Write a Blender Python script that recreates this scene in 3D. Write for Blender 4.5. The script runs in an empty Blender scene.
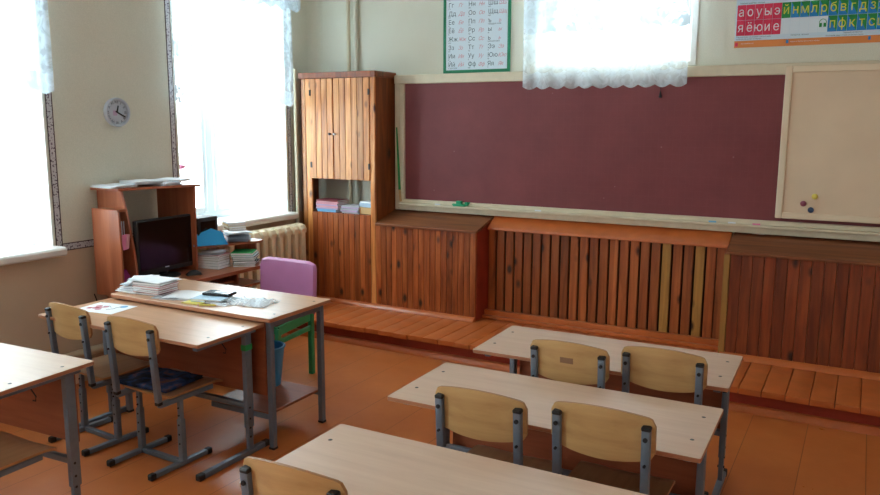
import bpy, bmesh, math, random
from mathutils import Vector, Matrix
from mathutils.geometry import delaunay_2d_cdt
TEXTS = {}
random.seed(7)
R = math.radians
SC = bpy.context.scene
COL = SC.collection

# ------------------------------------------------------------------ camera, world, light, exposure
def make_camera():
    pitch, yaw, roll = R(9.16445), R(29.0889), R(0.28166)
    f = Vector((-math.sin(yaw)*math.cos(pitch), math.cos(yaw)*math.cos(pitch), -math.sin(pitch)))
    r = Vector((math.cos(yaw), math.sin(yaw), 0)); u = r.cross(f)
    r2 = math.cos(roll)*r + math.sin(roll)*u
    u2 = -math.sin(roll)*r + math.cos(roll)*u
    cd = bpy.data.cameras.new('camera'); cam = bpy.data.objects.new('camera', cd); COL.objects.link(cam)
    cd.sensor_width = 36; cd.lens = 765.27/880*36; cd.clip_start = 0.05
    m = Matrix((r2, u2, -f)).transposed().to_4x4(); m.translation = (0, 0, 1.73)
    cam.matrix_world = m
    SC.camera = cam
make_camera()
w = bpy.data.worlds.new('sky'); SC.world = w; w.use_nodes = True
bg = w.node_tree.nodes['Background']; bg.inputs[0].default_value = (0.86, 0.95, 1.0, 1); bg.inputs[1].default_value = 9.0
SC.view_settings.view_transform = 'Standard'; SC.view_settings.look = 'None'
SC.view_settings.gamma = 1; SC.view_settings.use_curve_mapping = False
SC.view_settings.exposure = 0.85
SC.cycles.max_bounces = 14; SC.cycles.diffuse_bounces = 10; SC.cycles.transparent_max_bounces = 12
SC.cycles.sample_clamp_indirect = 6
SC.cycles.use_denoising = True
def portal(loc, rot, sx, sy):
    d = bpy.data.lights.new('sky_portal', 'AREA'); d.shape = 'RECTANGLE'; d.size = sx; d.size_y = sy
    d.cycles.is_portal = True
    o = bpy.data.objects.new('sky_portal', d); COL.objects.link(o); o.location = loc; o.rotation_euler = rot
XL, YF, XR, YB, ZC = -4.51, 5.725, 2.6, -3.2, 3.25      # inner faces of the room
WIN = [(1.82, 3.03), (4.075, 5.31), (-0.42, 0.82), (-2.6, -1.4)]   # openings along the left wall (y range)
WZ0, WZ1 = 0.935, 2.88
FW = (-2.33, -1.165, 2.17, 3.02)                          # small high window over the chalkboard
for y0, y1 in WIN: portal((XL-0.36, (y0+y1)/2, (WZ0+WZ1)/2), (0, -R(90), 0), WZ1-WZ0, y1-y0)
portal(((FW[0]+FW[1])/2, YF+0.36, (FW[2]+FW[3])/2), (-R(90), 0, 0), FW[1]-FW[0], FW[3]-FW[2])

# ------------------------------------------------------------------ materials
def mat(name):
    m = bpy.data.materials.new(name); m.use_nodes = True
    nt = m.node_tree; return m, nt, nt.nodes['Principled BSDF']
def lin(c):
    return tuple(((v/255)/12.92 if v/255 <= 0.04045 else ((v/255+0.055)/1.055)**2.4) for v in c) + (1,)
def N(nt, t, **kw):
    n = nt.nodes.new(t)
    for k, v in kw.items():
        if k.startswith('i_'): n.inputs[int(k[2:]) if k[2:].isdigit() else k[2:]].default_value = v
        else: setattr(n, k, v)
    return n
def ramp(nt, stops):
    n = nt.nodes.new('ShaderNodeValToRGB'); e = n.color_ramp.elements
    while len(e) < len(stops): e.new(0.5)
    for i, (p, c) in enumerate(stops): e[i].position = p; e[i].color = c
    return n
def plain(name, rgb, rough=0.6, metal=0.0, noise=0.0, scale=30, spec=None, bump=0.0):
    m, nt, b = mat(name)
    b.inputs['Base Color'].default_value = lin(rgb); b.inputs['Roughness'].default_value = rough; b.inputs['Metallic'].default_value = metal
    if spec is not None: b.inputs['Specular IOR Level'].default_value = spec
    if noise or bump:
        tc = N(nt, 'ShaderNodeTexCoord'); nz = N(nt, 'ShaderNodeTexNoise'); nz.inputs['Scale'].default_value = scale; nz.inputs['Detail'].default_value = 4
        nt.links.new(tc.outputs['Object'], nz.inputs['Vector'])
        if noise:
            c = lin(rgb)[:3]
            rp = ramp(nt, [(0.3, tuple(max(0, v*(1-noise)) for v in c)+(1,)), (0.7, tuple(min(1, v*(1+noise)) for v in c)+(1,))])
            nt.links.new(nz.outputs[0], rp.inputs[0]); nt.links.new(rp.outputs[0], b.inputs['Base Color'])
        if bump:
            bp = N(nt, 'ShaderNodeBump'); bp.inputs['Strength'].default_value = bump; bp.inputs['Distance'].default_value = 0.003
            nt.links.new(nz.outputs[0], bp.inputs['Height']); nt.links.new(bp.outputs[0], b.inputs['Normal'])
    return m
def wood(name, c_dark, c_mid, c_light, grain_axis='Z', scale=1.0, knots=0.0, vary=0.0, rough=0.4, alt=None, knot_col=(45, 20, 10), bump=0.0, coat=0.0):
    """streaky timber; 'rnd' on the faces shifts the figure and the tone from board to board, rnd > 1 picks the alternative colour"""
    m, nt, b = mat(name); L = nt.links.new
    tc = N(nt, 'ShaderNodeTexCoord'); at = N(nt, 'ShaderNodeAttribute', attribute_name='rnd')
    mp = N(nt, 'ShaderNodeMapping')
    s = {'X': (0.7, 9, 9), 'Y': (9, 0.7, 9), 'Z': (9, 9, 0.7)}[grain_axis]
    mp.inputs['Scale'].default_value = tuple(v*scale for v in s)
    off = N(nt, 'ShaderNodeVectorMath', operation='SCALE'); off.inputs[0].default_value = (13.1, 7.7, 17.3)
    L(at.outputs['Fac'], off.inputs['Scale'])
    ad = N(nt, 'ShaderNodeVectorMath', operation='ADD'); L(tc.outputs['Object'], ad.inputs[0]); L(off.outputs[0], ad.inputs[1])
    L(ad.outputs[0], mp.inputs[0])
    nz = N(nt, 'ShaderNodeTexNoise'); nz.inputs['Scale'].default_value = 2.2; nz.inputs['Detail'].default_value = 7; nz.inputs['Roughness'].default_value = 0.62; nz.inputs['Distortion'].default_value = 0.6
    L(mp.outputs[0], nz.inputs['Vector'])
    rp = ramp(nt, [(0.28, lin(c_dark)), (0.5, lin(c_mid)), (0.72, lin(c_light))]); L(nz.outputs[0], rp.inputs[0])
    out = rp.outputs[0]
    if vary:
        wn = N(nt, 'ShaderNodeTexWhiteNoise', noise_dimensions='1D'); L(at.outputs['Fac'], wn.inputs['W'])
        mr = N(nt, 'ShaderNodeMapRange'); mr.inputs[3].default_value = 1-vary; mr.inputs[4].default_value = 1+vary*0.7; L(wn.outputs[0], mr.inputs[0])
        hs = N(nt, 'ShaderNodeHueSaturation'); L(mr.outputs[0], hs.inputs['Value']); L(out, hs.inputs['Color']); out = hs.outputs[0]
    if alt:
        gt = N(nt, 'ShaderNodeMath', operation='GREATER_THAN'); gt.inputs[1].default_value = 1.0; L(at.outputs['Fac'], gt.inputs[0])
        mx = N(nt, 'ShaderNodeMix', data_type='RGBA', blend_type='MIX'); L(gt.outputs[0], mx.inputs[0]); L(out, mx.inputs[6])
        rp2 = ramp(nt, [(0.3, lin(tuple(int(v*0.75) for v in alt))), (0.65, lin(alt))]); L(nz.outputs[0], rp2.inputs[0]); L(rp2.outputs[0], mx.inputs[7]); out = mx.outputs[2]
    if knots:
        mk = N(nt, 'ShaderNodeMapping'); mk.inputs['Scale'].default_value = {'Z': (1, 1, 0.55), 'X': (0.55, 1, 1), 'Y': (1, 0.55, 1)}[grain_axis]; L(ad.outputs[0], mk.inputs[0])
        vo = N(nt, 'ShaderNodeTexVoronoi'); vo.inputs['Scale'].default_value = knots; vo.inputs['Randomness'].default_value = 1; L(mk.outputs[0], vo.inputs['Vector'])
        rk = ramp(nt, [(0.08, (1, 1, 1, 1)), (0.2, (0, 0, 0, 1))]); L(vo.outputs['Distance'], rk.inputs[0])
        mx = N(nt, 'ShaderNodeMix', data_type='RGBA', blend_type='MIX'); L(rk.outputs[0], mx.inputs[0]); L(out, mx.inputs[6]); mx.inputs[7].default_value = lin(knot_col); out = mx.outputs[2]
    L(out, b.inputs['Base Color']); b.inputs['Roughness'].default_value = rough
    if coat: b.inputs['Coat Weight'].default_value = coat; b.inputs['Coat Roughness'].default_value = 0.12
    if bump:
        bp = N(nt, 'ShaderNodeBump'); bp.inputs['Strength'].default_value = bump; bp.inputs['Distance'].default_value = 0.002; L(nz.outputs[0], bp.inputs['Height']); L(bp.outputs[0], b.inputs['Normal'])
    return m

M = {}
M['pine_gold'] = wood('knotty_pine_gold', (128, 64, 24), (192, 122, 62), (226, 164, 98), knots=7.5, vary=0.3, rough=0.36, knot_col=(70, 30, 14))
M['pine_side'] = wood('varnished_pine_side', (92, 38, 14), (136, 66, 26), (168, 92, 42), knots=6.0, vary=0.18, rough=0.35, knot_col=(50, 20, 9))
M['pine_brown'] = wood('varnished_pine_brown', (106, 46, 18), (156, 80, 36), (190, 108, 56), knots=7.5, vary=0.26, rough=0.38, knot_col=(50, 22, 12))
M['pine_red_dim'] = wood('varnished_pine_red_dimmed', (84, 32, 14), (130, 58, 26), (160, 80, 40), knots=7, vary=0.28, rough=0.4, alt=(168, 122, 58), knot_col=(36, 14, 9))  # redder pine, with the dimmer light at the right cabinet toned in
M['pine_slat'] = wood('slat_pine', (108, 50, 20), (156, 82, 36), (188, 108, 56), knots=7, vary=0.26, rough=0.4, alt=(190, 138, 66), knot_col=(36, 14, 9))
M['pine_lid'] = wood('dark_varnished_lid', (92, 48, 26), (124, 72, 42), (148, 92, 58), grain_axis='X', rough=0.3, knots=2.0, knot_col=(48, 26, 14))
M['gloss_orange'] = plain('orange_painted_board', (190, 102, 50), 0.3, noise=0.12, scale=9)
M['red_paint'] = plain('red_brown_paint', (150, 52, 34), 0.38, noise=0.15, scale=10)
M['dark_gap'] = plain('dark_recess_board', (38, 18, 12), 0.8)
M['desk_beech'] = wood('beech_laminate_pale', (206, 176, 152), (213, 184, 160), (219, 192, 168), grain_axis='X', scale=1.3, rough=0.42)
M['desk_warm'] = wood('beech_laminate_warm', (190, 144, 108), (200, 154, 118), (208, 163, 127), grain_axis='X', scale=1.3, rough=0.34)
M['desk_edge'] = plain('beech_edge_band', (176, 120, 88), 0.45)
M['laminate_brown'] = wood('laminate_brown_panel', (126, 66, 40), (146, 80, 50), (158, 90, 58), grain_axis='X', scale=1.0, rough=0.42)
M['ply'] = wood('birch_plywood_back', (178, 136, 86), (196, 156, 104), (208, 170, 118), grain_axis='X', scale=0.9, rough=0.3)
M['ply_seat'] = wood('worn_plywood_seat', (120, 86, 58), (142, 104, 72), (156, 118, 84), grain_axis='Y', scale=0.9, rough=0.34)
M['ply_edge'] = plain('plywood_edge', (168, 120, 74), 0.5)
M['grey_metal'] = plain('grey_blue_powder_coat', (112, 124, 138), 0.38, metal=0.25, noise=0.06, scale=40)
M['black_plastic'] = plain('black_plastic', (20, 20, 22), 0.5)
M['cherry'] = wood('cherry_laminate', (142, 76, 48), (166, 94, 62), (180, 108, 74), grain_axis='Z', scale=0.8, rough=0.34)
M['cherry_dark'] = wood('cherry_laminate_h', (132, 70, 42), (158, 88, 54), (174, 102, 64), grain_axis='Y', scale=0.8, rough=0.3)
M['screen'] = plain('black_glossy_screen', (9, 9, 12), 0.16)
M['white_paint'] = plain('white_gloss_paint', (228, 226, 220), 0.35, noise=0.03, scale=6)
M['wall_white'] = plain('whitewash', (236, 236, 230), 0.9)
M['window_paint'] = plain('window_frame_white', (226, 236, 240), 0.4)
M['cream_paint'] = plain('cream_radiator_paint', (236, 222, 190), 0.38, noise=0.05, scale=12)
M['pipe_paint'] = plain('pipe_cream_paint', (208, 200, 172), 0.4)
M['board_frame'] = plain('cream_board_frame', (214, 204, 178), 0.5, noise=0.05, scale=14)
M['beige_board'] = plain('beige_panel', (222, 201, 172), 0.7, noise=0.05, scale=3)
M['beige_edge'] = plain('beige_panel_trim', (226, 210, 182), 0.5)
M['paper'] = plain('white_paper', (246, 248, 250), 0.75, noise=0.02, scale=20)
M['paper_grey'] = plain('newsprint_grey', (200, 208, 216), 0.8, noise=0.12, scale=60)
M['green_paint'] = plain('green_enamel', (52, 150, 96), 0.35, noise=0.08, scale=12)
M['purple_cloth'] = plain('purple_leatherette', (200, 128, 178), 0.45, noise=0.05, scale=6, bump=0.2)
M['seat_cloth'] = plain('patterned_seat_cloth', (150, 96, 92), 0.9, noise=0.3, scale=14)
M['blue_bin'] = plain('blue_plastic', (52, 140, 186), 0.4)
M['blue_folder'] = plain('bright_blue_card', (34, 164, 230), 0.5)
M['black_cloth'] = plain('black_cloth', (22, 24, 34), 0.9)
M['screw'] = plain('screw_head', (92, 88, 84), 0.4, metal=0.6)
M['steel'] = plain('bright_steel', (180, 180, 180), 0.3, metal=0.9)
COLORS = dict(pink=(214, 150, 160), lilac=(186, 160, 192), blue=(112, 176, 216), maroon=(120, 44, 50), grey=(168, 170, 176), lightblue=(176, 206, 228), tan=(202, 168, 116),
              white=(226, 230, 236), green=(38, 158, 84), darkgreen=(30, 74, 58), cream=(206, 196, 168), brown=(140, 104, 78), red=(190, 60, 70), navy=(34, 44, 78), yellow=(222, 206, 96),
              orange=(226, 140, 60), magenta=(150, 36, 116), black=(22, 22, 26), darkblue=(48, 66, 96), rose=(226, 128, 168), salmon=(206, 120, 116), ink=(48, 84, 100), redink=(206, 140, 156),
              posterblue=(26, 132, 204), postergreen=(24, 140, 68), posterred=(214, 46, 84), orangeband=(218, 134, 70), letteryellow=(214, 210, 70), framegreen=(20, 130, 92), posterwhite=(214, 230, 240),
              frosted=(234, 240, 246), skyblue=(200, 222, 236), teal=(24, 150, 104), dim=(186, 194, 206), violet=(136, 72, 92))
for k, c in COLORS.items(): M['c_'+k] = plain('colour_'+k, c, 0.6)

def wallpaper():
    m, nt, b = mat('woven_beige_wallpaper'); L = nt.links.new
    tc = N(nt, 'ShaderNodeTexCoord')
    nz = N(nt, 'ShaderNodeTexNoise'); nz.inputs['Scale'].default_value = 160; nz.inputs['Detail'].default_value = 3; L(tc.outputs['Object'], nz.inputs['Vector'])
    n2 = N(nt, 'ShaderNodeTexNoise'); n2.inputs['Scale'].default_value = 1.3; n2.inputs['Detail'].default_value = 3; L(tc.outputs['Object'], n2.inputs['Vector'])
    rp = ramp(nt, [(0.3, lin((212, 212, 196))), (0.7, lin((224, 223, 208)))]); L(nz.outputs[0], rp.inputs[0])
    r2 = ramp(nt, [(0.35, (0.93, 0.92, 0.9, 1)), (0.65, (1, 1, 1, 1))]); L(n2.outputs[0], r2.inputs[0])
    mx = N(nt, 'ShaderNodeMix', data_type='RGBA', blend_type='MULTIPLY'); mx.inputs[0].default_value = 1; L(rp.outputs[0], mx.inputs[6]); L(r2.outputs[0], mx.inputs[7])
    L(mx.outputs[2], b.inputs['Base Color']); b.inputs['Roughness'].default_value = 0.85
    w1 = N(nt, 'ShaderNodeTexWave', bands_direction='Z'); w1.inputs['Scale'].default_value = 45; w1.inputs['Distortion'].default_value = 2; L(tc.outputs['Object'], w1.inputs['Vector'])
    bp = N(nt, 'ShaderNodeBump'); bp.inputs['Strength'].default_value = 0.25; bp.inputs['Distance'].default_value = 0.002; L(w1.outputs[0], bp.inputs['Height']); L(bp.outputs[0], b.inputs['Normal'])
    return m
M['wallpaper'] = wallpaper()
M['wallpaper_low'] = plain('lower_wall_beige', (206, 186, 160), 0.8, noise=0.05, scale=3)

def border_mat():
    m, nt, b = mat('floral_border_paper'); L = nt.links.new
    tc = N(nt, 'ShaderNodeTexCoord'); nz = N(nt, 'ShaderNodeTexNoise'); nz.inputs['Scale'].default_value = 75; nz.inputs['Detail'].default_value = 3; nz.inputs['Roughness'].default_value = 0.6; L(tc.outputs['Object'], nz.inputs['Vector'])
    rp = ramp(nt, [(0.55, lin((200, 198, 200))), (0.60, lin((84, 60, 84)))]); rp.color_ramp.interpolation = 'LINEAR'; L(nz.outputs[0], rp.inputs[0]); L(rp.outputs[0], b.inputs['Base Color']); b.inputs['Roughness'].default_value = 0.8
    return m
M['border'] = border_mat(); M['border_edge'] = plain('border_dark_stripe', (66, 40, 44), 0.8)

def chalkboard():
    m, nt, b = mat('maroon_chalkboard'); L = nt.links.new
    tc = N(nt, 'ShaderNodeTexCoord'); nz = N(nt, 'ShaderNodeTexNoise'); nz.inputs['Scale'].default_value = 2.5; nz.inputs['Detail'].default_value = 8; nz.inputs['Roughness'].default_value = 0.7; L(tc.outputs['Object'], nz.inputs['Vector'])
    rp = ramp(nt, [(0.3, lin((112, 46, 50))), (0.75, lin((130, 60, 62)))]); L(nz.outputs[0], rp.inputs[0])
    # faint ruled squares towards one end of the board
    sx = N(nt, 'ShaderNodeSeparateXYZ'); L(tc.outputs['Object'], sx.inputs[0])
    masks = []
    for o in ('X', 'Z'):
        d = N(nt, 'ShaderNodeMath', operation='MULTIPLY'); d.inputs[1].default_value = 1/0.052; L(sx.outputs[o], d.inputs[0])
        fr = N(nt, 'ShaderNodeMath', operation='FRACT'); L(d.outputs[0], fr.inputs[0])
        lt = N(nt, 'ShaderNodeMath', operation='LESS_THAN'); lt.inputs[1].default_value = 0.07; L(fr.outputs[0], lt.inputs[0]); masks.append(lt)
    mxm = N(nt, 'ShaderNodeMath', operation='MAXIMUM'); L(masks[0].outputs[0], mxm.inputs[0]); L(masks[1].outputs[0], mxm.inputs[1])
    gx = N(nt, 'ShaderNodeMapRange'); gx.inputs[1].default_value = -1.15; gx.inputs[2].default_value = -0.95; L(sx.outputs['X'], gx.inputs[0])
    mm = N(nt, 'ShaderNodeMath', operation='MULTIPLY'); L(mxm.outputs[0], mm.inputs[0]); L(gx.outputs[0], mm.inputs[1])
    m3 = N(nt, 'ShaderNodeMath', operation='MULTIPLY'); L(mm.outputs[0], m3.inputs[0]); m3.inputs[1].default_value = 0.35
    m3.inputs[1].default_value = 0.09; mx = N(nt, 'ShaderNodeMix', data_type='RGBA'); L(m3.outputs[0], mx.inputs[0]); L(rp.outputs[0], mx.inputs[6]); mx.inputs[7].default_value = lin((146, 92, 92))
    # chalk specks
    vo = N(nt, 'ShaderNodeTexVoronoi'); vo.inputs['Scale'].default_value = 7; L(tc.outputs['Object'], vo.inputs['Vector'])
    rk = ramp(nt, [(0.025, (0.8, 0.8, 0.8, 1)), (0.05, (0, 0, 0, 1))]); L(vo.outputs['Distance'], rk.inputs[0])
    my = N(nt, 'ShaderNodeMix', data_type='RGBA'); L(rk.outputs[0], my.inputs[0]); L(mx.outputs[2], my.inputs[6]); my.inputs[7].default_value = lin((150, 104, 104))
    L(my.outputs[2], b.inputs['Base Color']); b.inputs['Roughness'].default_value = 0.6
    return m
M['chalkboard'] = chalkboard()

def floor_mat():
    m, nt, b = mat('orange_painted_floorboards'); L = nt.links.new
    tc = N(nt, 'ShaderNodeTexCoord'); sx = N(nt, 'ShaderNodeSeparateXYZ'); L(tc.outputs['Object'], sx.inputs[0])
    ax = N(nt, 'ShaderNodeMath', operation='ADD'); ax.inputs[1].default_value = 40.085; L(sx.outputs['X'], ax.inputs[0])
    dv = N(nt, 'ShaderNodeMath', operation='DIVIDE'); dv.inputs[1].default_value = 0.3; L(ax.outputs[0], dv.inputs[0])
    fr = N(nt, 'ShaderNodeMath', operation='FRACT'); L(dv.outputs[0], fr.inputs[0])
    fl = N(nt, 'ShaderNodeMath', operation='FLOOR'); L(dv.outputs[0], fl.inputs[0])
    ln = N(nt, 'ShaderNodeMath', operation='LESS_THAN'); ln.inputs[1].default_value = 0.013; L(fr.outputs[0], ln.inputs[0])
    nz = N(nt, 'ShaderNodeTexNoise'); nz.inputs['Scale'].default_value = 1.6; nz.inputs['Detail'].default_value = 6; nz.inputs['Roughness'].default_value = 0.6; L(tc.outputs['Object'], nz.inputs['Vector'])
    rp = ramp(nt, [(0.3, lin((178, 96, 45))), (0.7, lin((202, 118, 60)))]); L(nz.outputs[0], rp.inputs[0])
    wn = N(nt, 'ShaderNodeTexWhiteNoise', noise_dimensions='1D'); L(fl.outputs[0], wn.inputs['W'])
    mr = N(nt, 'ShaderNodeMapRange'); mr.inputs[3].default_value = 0.96; mr.inputs[4].default_value = 1.03; L(wn.outputs[0], mr.inputs[0])
    hs = N(nt, 'ShaderNodeHueSaturation'); L(mr.outputs[0], hs.inputs['Value']); L(rp.outputs[0], hs.inputs['Color'])
    mx = N(nt, 'ShaderNodeMix', data_type='RGBA'); L(ln.outputs[0], mx.inputs[0]); L(hs.outputs[0], mx.inputs[6]); mx.inputs[7].default_value = lin((140, 76, 38))
    L(mx.outputs[2], b.inputs['Base Color'])
    n2 = N(nt, 'ShaderNodeTexNoise'); n2.inputs['Scale'].default_value = 5; n2.inputs['Detail'].default_value = 5; L(tc.outputs['Object'], n2.inputs['Vector'])
    rr = N(nt, 'ShaderNodeMapRange'); rr.inputs[3].default_value = 0.22; rr.inputs[4].default_value = 0.42; L(n2.outputs[0], rr.inputs[0]); L(rr.outputs[0], b.inputs['Roughness'])
    bp = N(nt, 'ShaderNodeBump'); bp.inputs['Strength'].default_value = 0.15; bp.inputs['Distance'].default_value = 0.01; L(n2.outputs[0], bp.inputs['Height']); L(bp.outputs[0], b.inputs['Normal'])
    return m
M['floor'] = floor_mat()

def glass_mat():
    m = bpy.data.materials.new('window_glass'); m.use_nodes = True; nt = m.node_tree; nt.nodes.clear(); L = nt.links.new
    o = N(nt, 'ShaderNodeOutputMaterial'); t = N(nt, 'ShaderNodeBsdfTransparent'); g = N(nt, 'ShaderNodeBsdfGlossy'); g.inputs['Roughness'].default_value = 0.03
    t.inputs[0].default_value = (0.95, 0.98, 0.98, 1)
    mx = N(nt, 'ShaderNodeMixShader'); mx.inputs[0].default_value = 0.06; L(t.outputs[0], mx.inputs[1]); L(g.outputs[0], mx.inputs[2]); L(mx.outputs[0], o.inputs[0])
    return m
M['glass'] = glass_mat()
def tulle_mat(name, dense=0.5, lace=(9.0, 0.16), alb=.6):
    m = bpy.data.materials.new(name); m.use_nodes = True; nt = m.node_tree; nt.nodes.clear(); L = nt.links.new
    o = N(nt, 'ShaderNodeOutputMaterial'); t = N(nt, 'ShaderNodeBsdfTransparent'); d = N(nt, 'ShaderNodeBsdfDiffuse'); tr = N(nt, 'ShaderNodeBsdfTranslucent')
    d.inputs[0].default_value = (0.84, 0.9, 0.96, 1); tr.inputs[0].default_value = (alb*.8, alb*.93, alb, 1)
    m1 = N(nt, 'ShaderNodeMixShader'); m1.inputs[0].default_value = 0.5; L(d.outputs[0], m1.inputs[1]); L(tr.outputs[0], m1.inputs[2])
    tc = N(nt, 'ShaderNodeTexCoord'); nz = N(nt, 'ShaderNodeTexNoise'); nz.inputs['Scale'].default_value = lace[0]; nz.inputs['Detail'].default_value = 3; nz.inputs['Distortion'].default_value = 1.5; L(tc.outputs['Object'], nz.inputs['Vector'])
    rp = ramp(nt, [(0.42, (dense,)*3+(1,)), (0.56, (min(1, dense+0.3),)*3+(1,))]); L(nz.outputs[0], rp.inputs[0])
    mx = N(nt, 'ShaderNodeMixShader'); L(rp.outputs[0], mx.inputs[0]); L(t.outputs[0], mx.inputs[1]); L(m1.outputs[0], mx.inputs[2]); L(mx.outputs[0], o.inputs[0])
    return m
M['tulle'] = tulle_mat('white_tulle', 0.42); M['lace'] = tulle_mat('white_lace', 0.78, (16, 0.2), .5); M['net'] = tulle_mat('fine_net', 0.4, (5, 0.2), .9); M['film'] = tulle_mat('clear_plastic_film', 0.2, (22, 0.2), 1.0)

# ------------------------------------------------------------------ mesh builder
class MB:
    def __init__(s): s.bm = bmesh.new(); s.r = s.bm.faces.layers.float.new('rnd'); s.mi = 0
    def _tag(s, vs, r, T):
        fs = {f for v in vs for f in v.link_faces}
        for f in fs: f[s.r] = r; f.material_index = s.mi
        if T is not None: bmesh.ops.transform(s.bm, matrix=T, verts=vs)
    def box(s, x0, x1, y0, y1, z0, z1, r=0.0, T=None):
        g = bmesh.ops.create_cube(s.bm, size=1)['verts']
        for v in g: v.co = Vector(((x0+x1)/2+v.co.x*(x1-x0), (y0+y1)/2+v.co.y*(y1-y0), (z0+z1)/2+v.co.z*(z1-z0)))
        s._tag(g, r, T); return s
    def bar(s, a, b, wx, wy, up=(0, 0, 1), r=0.0):
        """rectangular bar from a to b"""
        a, b = Vector(a), Vector(b); d = b-a; L = d.length; z = d.normalized()
        x = Vector(up).cross(z)
        if x.length < 1e-4: x = Vector((1, 0, 0))
        x.normalize(); y = z.cross(x)
        T = Matrix((x, y, z)).transposed().to_4x4(); T.translation = a
        return s.box(-wx/2, wx/2, -wy/2, wy/2, 0, L, r, T)
    def cyl(s, a, b, r0, r1=None, n=16, r=0.0, caps=True):
        a, b = Vector(a), Vector(b); d = b-a; r1 = r0 if r1 is None else r1
        g = bmesh.ops.create_cone(s.bm, cap_ends=caps, segments=n, radius1=r0, radius2=r1, depth=d.length)['verts']
        T = Matrix.Translation((a+b)/2) @ d.to_track_quat('Z', 'Y').to_matrix().to_4x4()
        s._tag(g, r, T); return s
    def tube(s, pts, rad, n=8, r=0.0):
        pts = [Vector(p) for p in pts]; rings = []
        for i, p in enumerate(pts):
            t = (pts[min(i+1, len(pts)-1)]-pts[max(i-1, 0)]).normalized(); q = t.to_track_quat('Z', 'Y')
            rings.append([s.bm.verts.new(p + q @ Vector((rad*math.cos(2*math.pi*k/n), rad*math.sin(2*math.pi*k/n), 0))) for k in range(n)])
        fs = []
        for a, b in zip(rings, rings[1:]):
            for k in range(n): fs.append(s.bm.faces.new((a[k], a[(k+1) % n], b[(k+1) % n], b[k])))
        fs.append(s.bm.faces.new(rings[0][::-1])); fs.append(s.bm.faces.new(rings[-1]))
        for f in fs: f[s.r] = r; f.material_index = s.mi
        return s
    def prism(s, poly, z0, z1, T=None, r=0.0):
        """poly (x, y) counter-clockwise, extruded z0..z1, then transformed by T"""
        a = [s.bm.verts.new((x, y, z0)) for x, y in poly]; b = [s.bm.verts.new((x, y, z1)) for x, y in poly]; n = len(poly)
        s.bm.faces.new(a[::-1]); s.bm.faces.new(b)
        for k in range(n): s.bm.faces.new((a[k], a[(k+1) % n], b[(k+1) % n], b[k]))
        s._tag(a+b, r, T); return s
    def lathe(s, prof, n=24, T=None, r=0.0):
        rings = [[s.bm.verts.new((rr*math.cos(2*math.pi*k/n), rr*math.sin(2*math.pi*k/n), z)) for k in range(n)] for rr, z in prof]
        for a, b in zip(rings, rings[1:]):
            for k in range(n): s.bm.faces.new((a[k], a[(k+1) % n], b[(k+1) % n], b[k]))
        s._tag([v for q in rings for v in q], r, T); return s
    def grid(s, fn, nu, nv, r=0.0):
        g = [[s.bm.verts.new(fn(i/nu, j/nv)) for j in range(nv+1)] for i in range(nu+1)]
        for i in range(nu):
            for j in range(nv):
                f = s.bm.faces.new((g[i][j], g[i+1][j], g[i+1][j+1], g[i][j+1])); f[s.r] = r; f.material_index = s.mi
        return s
    def text(s, body, size, T, align='CENTER', shear=0.0, extrude=0.0, bold=0.0, spacing=1.0, line=1.0):
        """printed lettering: the outlines of the font filled by nonzero winding over a constrained triangulation"""
        key = (body, align, shear, round(bold/size, 4), spacing)
        if key not in TEXTS:
            cu = bpy.data.curves.new('lettering_source', 'FONT'); cu.body = body; cu.size = 1; cu.align_x = align; cu.shear = shear; cu.fill_mode = 'NONE'
            cu.offset = bold/size; cu.resolution_u = 4; cu.space_character = spacing
            o = bpy.data.objects.new('lettering_source', cu); COL.objects.link(o)
            me = bpy.data.meshes.new_from_object(o.evaluated_get(bpy.context.evaluated_depsgraph_get()))
            co = [v.co.xy.copy() for v in me.vertices]; par = list(range(len(co)))
            def find(i):
                while par[i] != i: par[i] = par[par[i]]; i = par[i]
                return i
            for e in me.edges: par[find(e.vertices[0])] = find(e.vertices[1])
            loops = {}
            for i in range(len(co)): loops.setdefault(find(i), []).append(i)
            loops = [[co[i] for i in l] for l in loops.values() if len(l) > 2]
            bpy.data.objects.remove(o); bpy.data.curves.remove(cu); bpy.data.meshes.remove(me)
            pts, eds, segs = [], [], []
            for l in loops:
                n0 = len(pts); pts += l; n = len(l); eds += [(n0+i, n0+(i+1) % n) for i in range(n)]; segs += [(l[i], l[(i+1) % n]) for i in range(n)]
            tris = []
            if pts:
                ov, _, of, _, _, _ = delaunay_2d_cdt(pts, eds, [], 0, 1e-5)
                for f in of:
                    cx = sum(ov[i].x for i in f)/len(f); cy = sum(ov[i].y for i in f)/len(f); wn = 0
                    for p, q in segs:
                        if (p.y <= cy) != (q.y <= cy) and p.x+(cy-p.y)/(q.y-p.y)*(q.x-p.x) > cx: wn += 1 if q.y > p.y else -1
                    if wn: tris.append([ov[i].copy() for i in f])
            TEXTS[key] = tris
        TT = T @ Matrix.Scale(size, 4)
        for t in TEXTS[key]:
            f = s.bm.faces.new([s.bm.verts.new(TT @ Vector((p.x, p.y, 0))) for p in t]); f.material_index = s.mi
        return s
    def build(s, name, m, parent=None, bevel=0.0, seg=1, smooth=True, T=None, fixn=True):
        if bevel:
            es = [e for e in s.bm.edges if e.is_manifold and e.calc_face_angle(0) > 0.6]
            bmesh.ops.bevel(s.bm, geom=es, offset=bevel, segments=seg, affect='EDGES', profile=0.6, clamp_overlap=True)
        if T is not None: bmesh.ops.transform(s.bm, matrix=T, verts=s.bm.verts)
        if fixn: bmesh.ops.recalc_face_normals(s.bm, faces=s.bm.faces)
        me = bpy.data.meshes.new(name); s.bm.to_mesh(me); s.bm.free()
        for q in (m if isinstance(m, (list, tuple)) else [m]): me.materials.append(M[q] if isinstance(q, str) else q)
        if smooth:
            me.shade_smooth(); me.set_sharp_from_angle(angle=R(32))
        o = bpy.data.objects.new(name, me); COL.objects.link(o)
        if parent is not None: o.parent = parent
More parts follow.
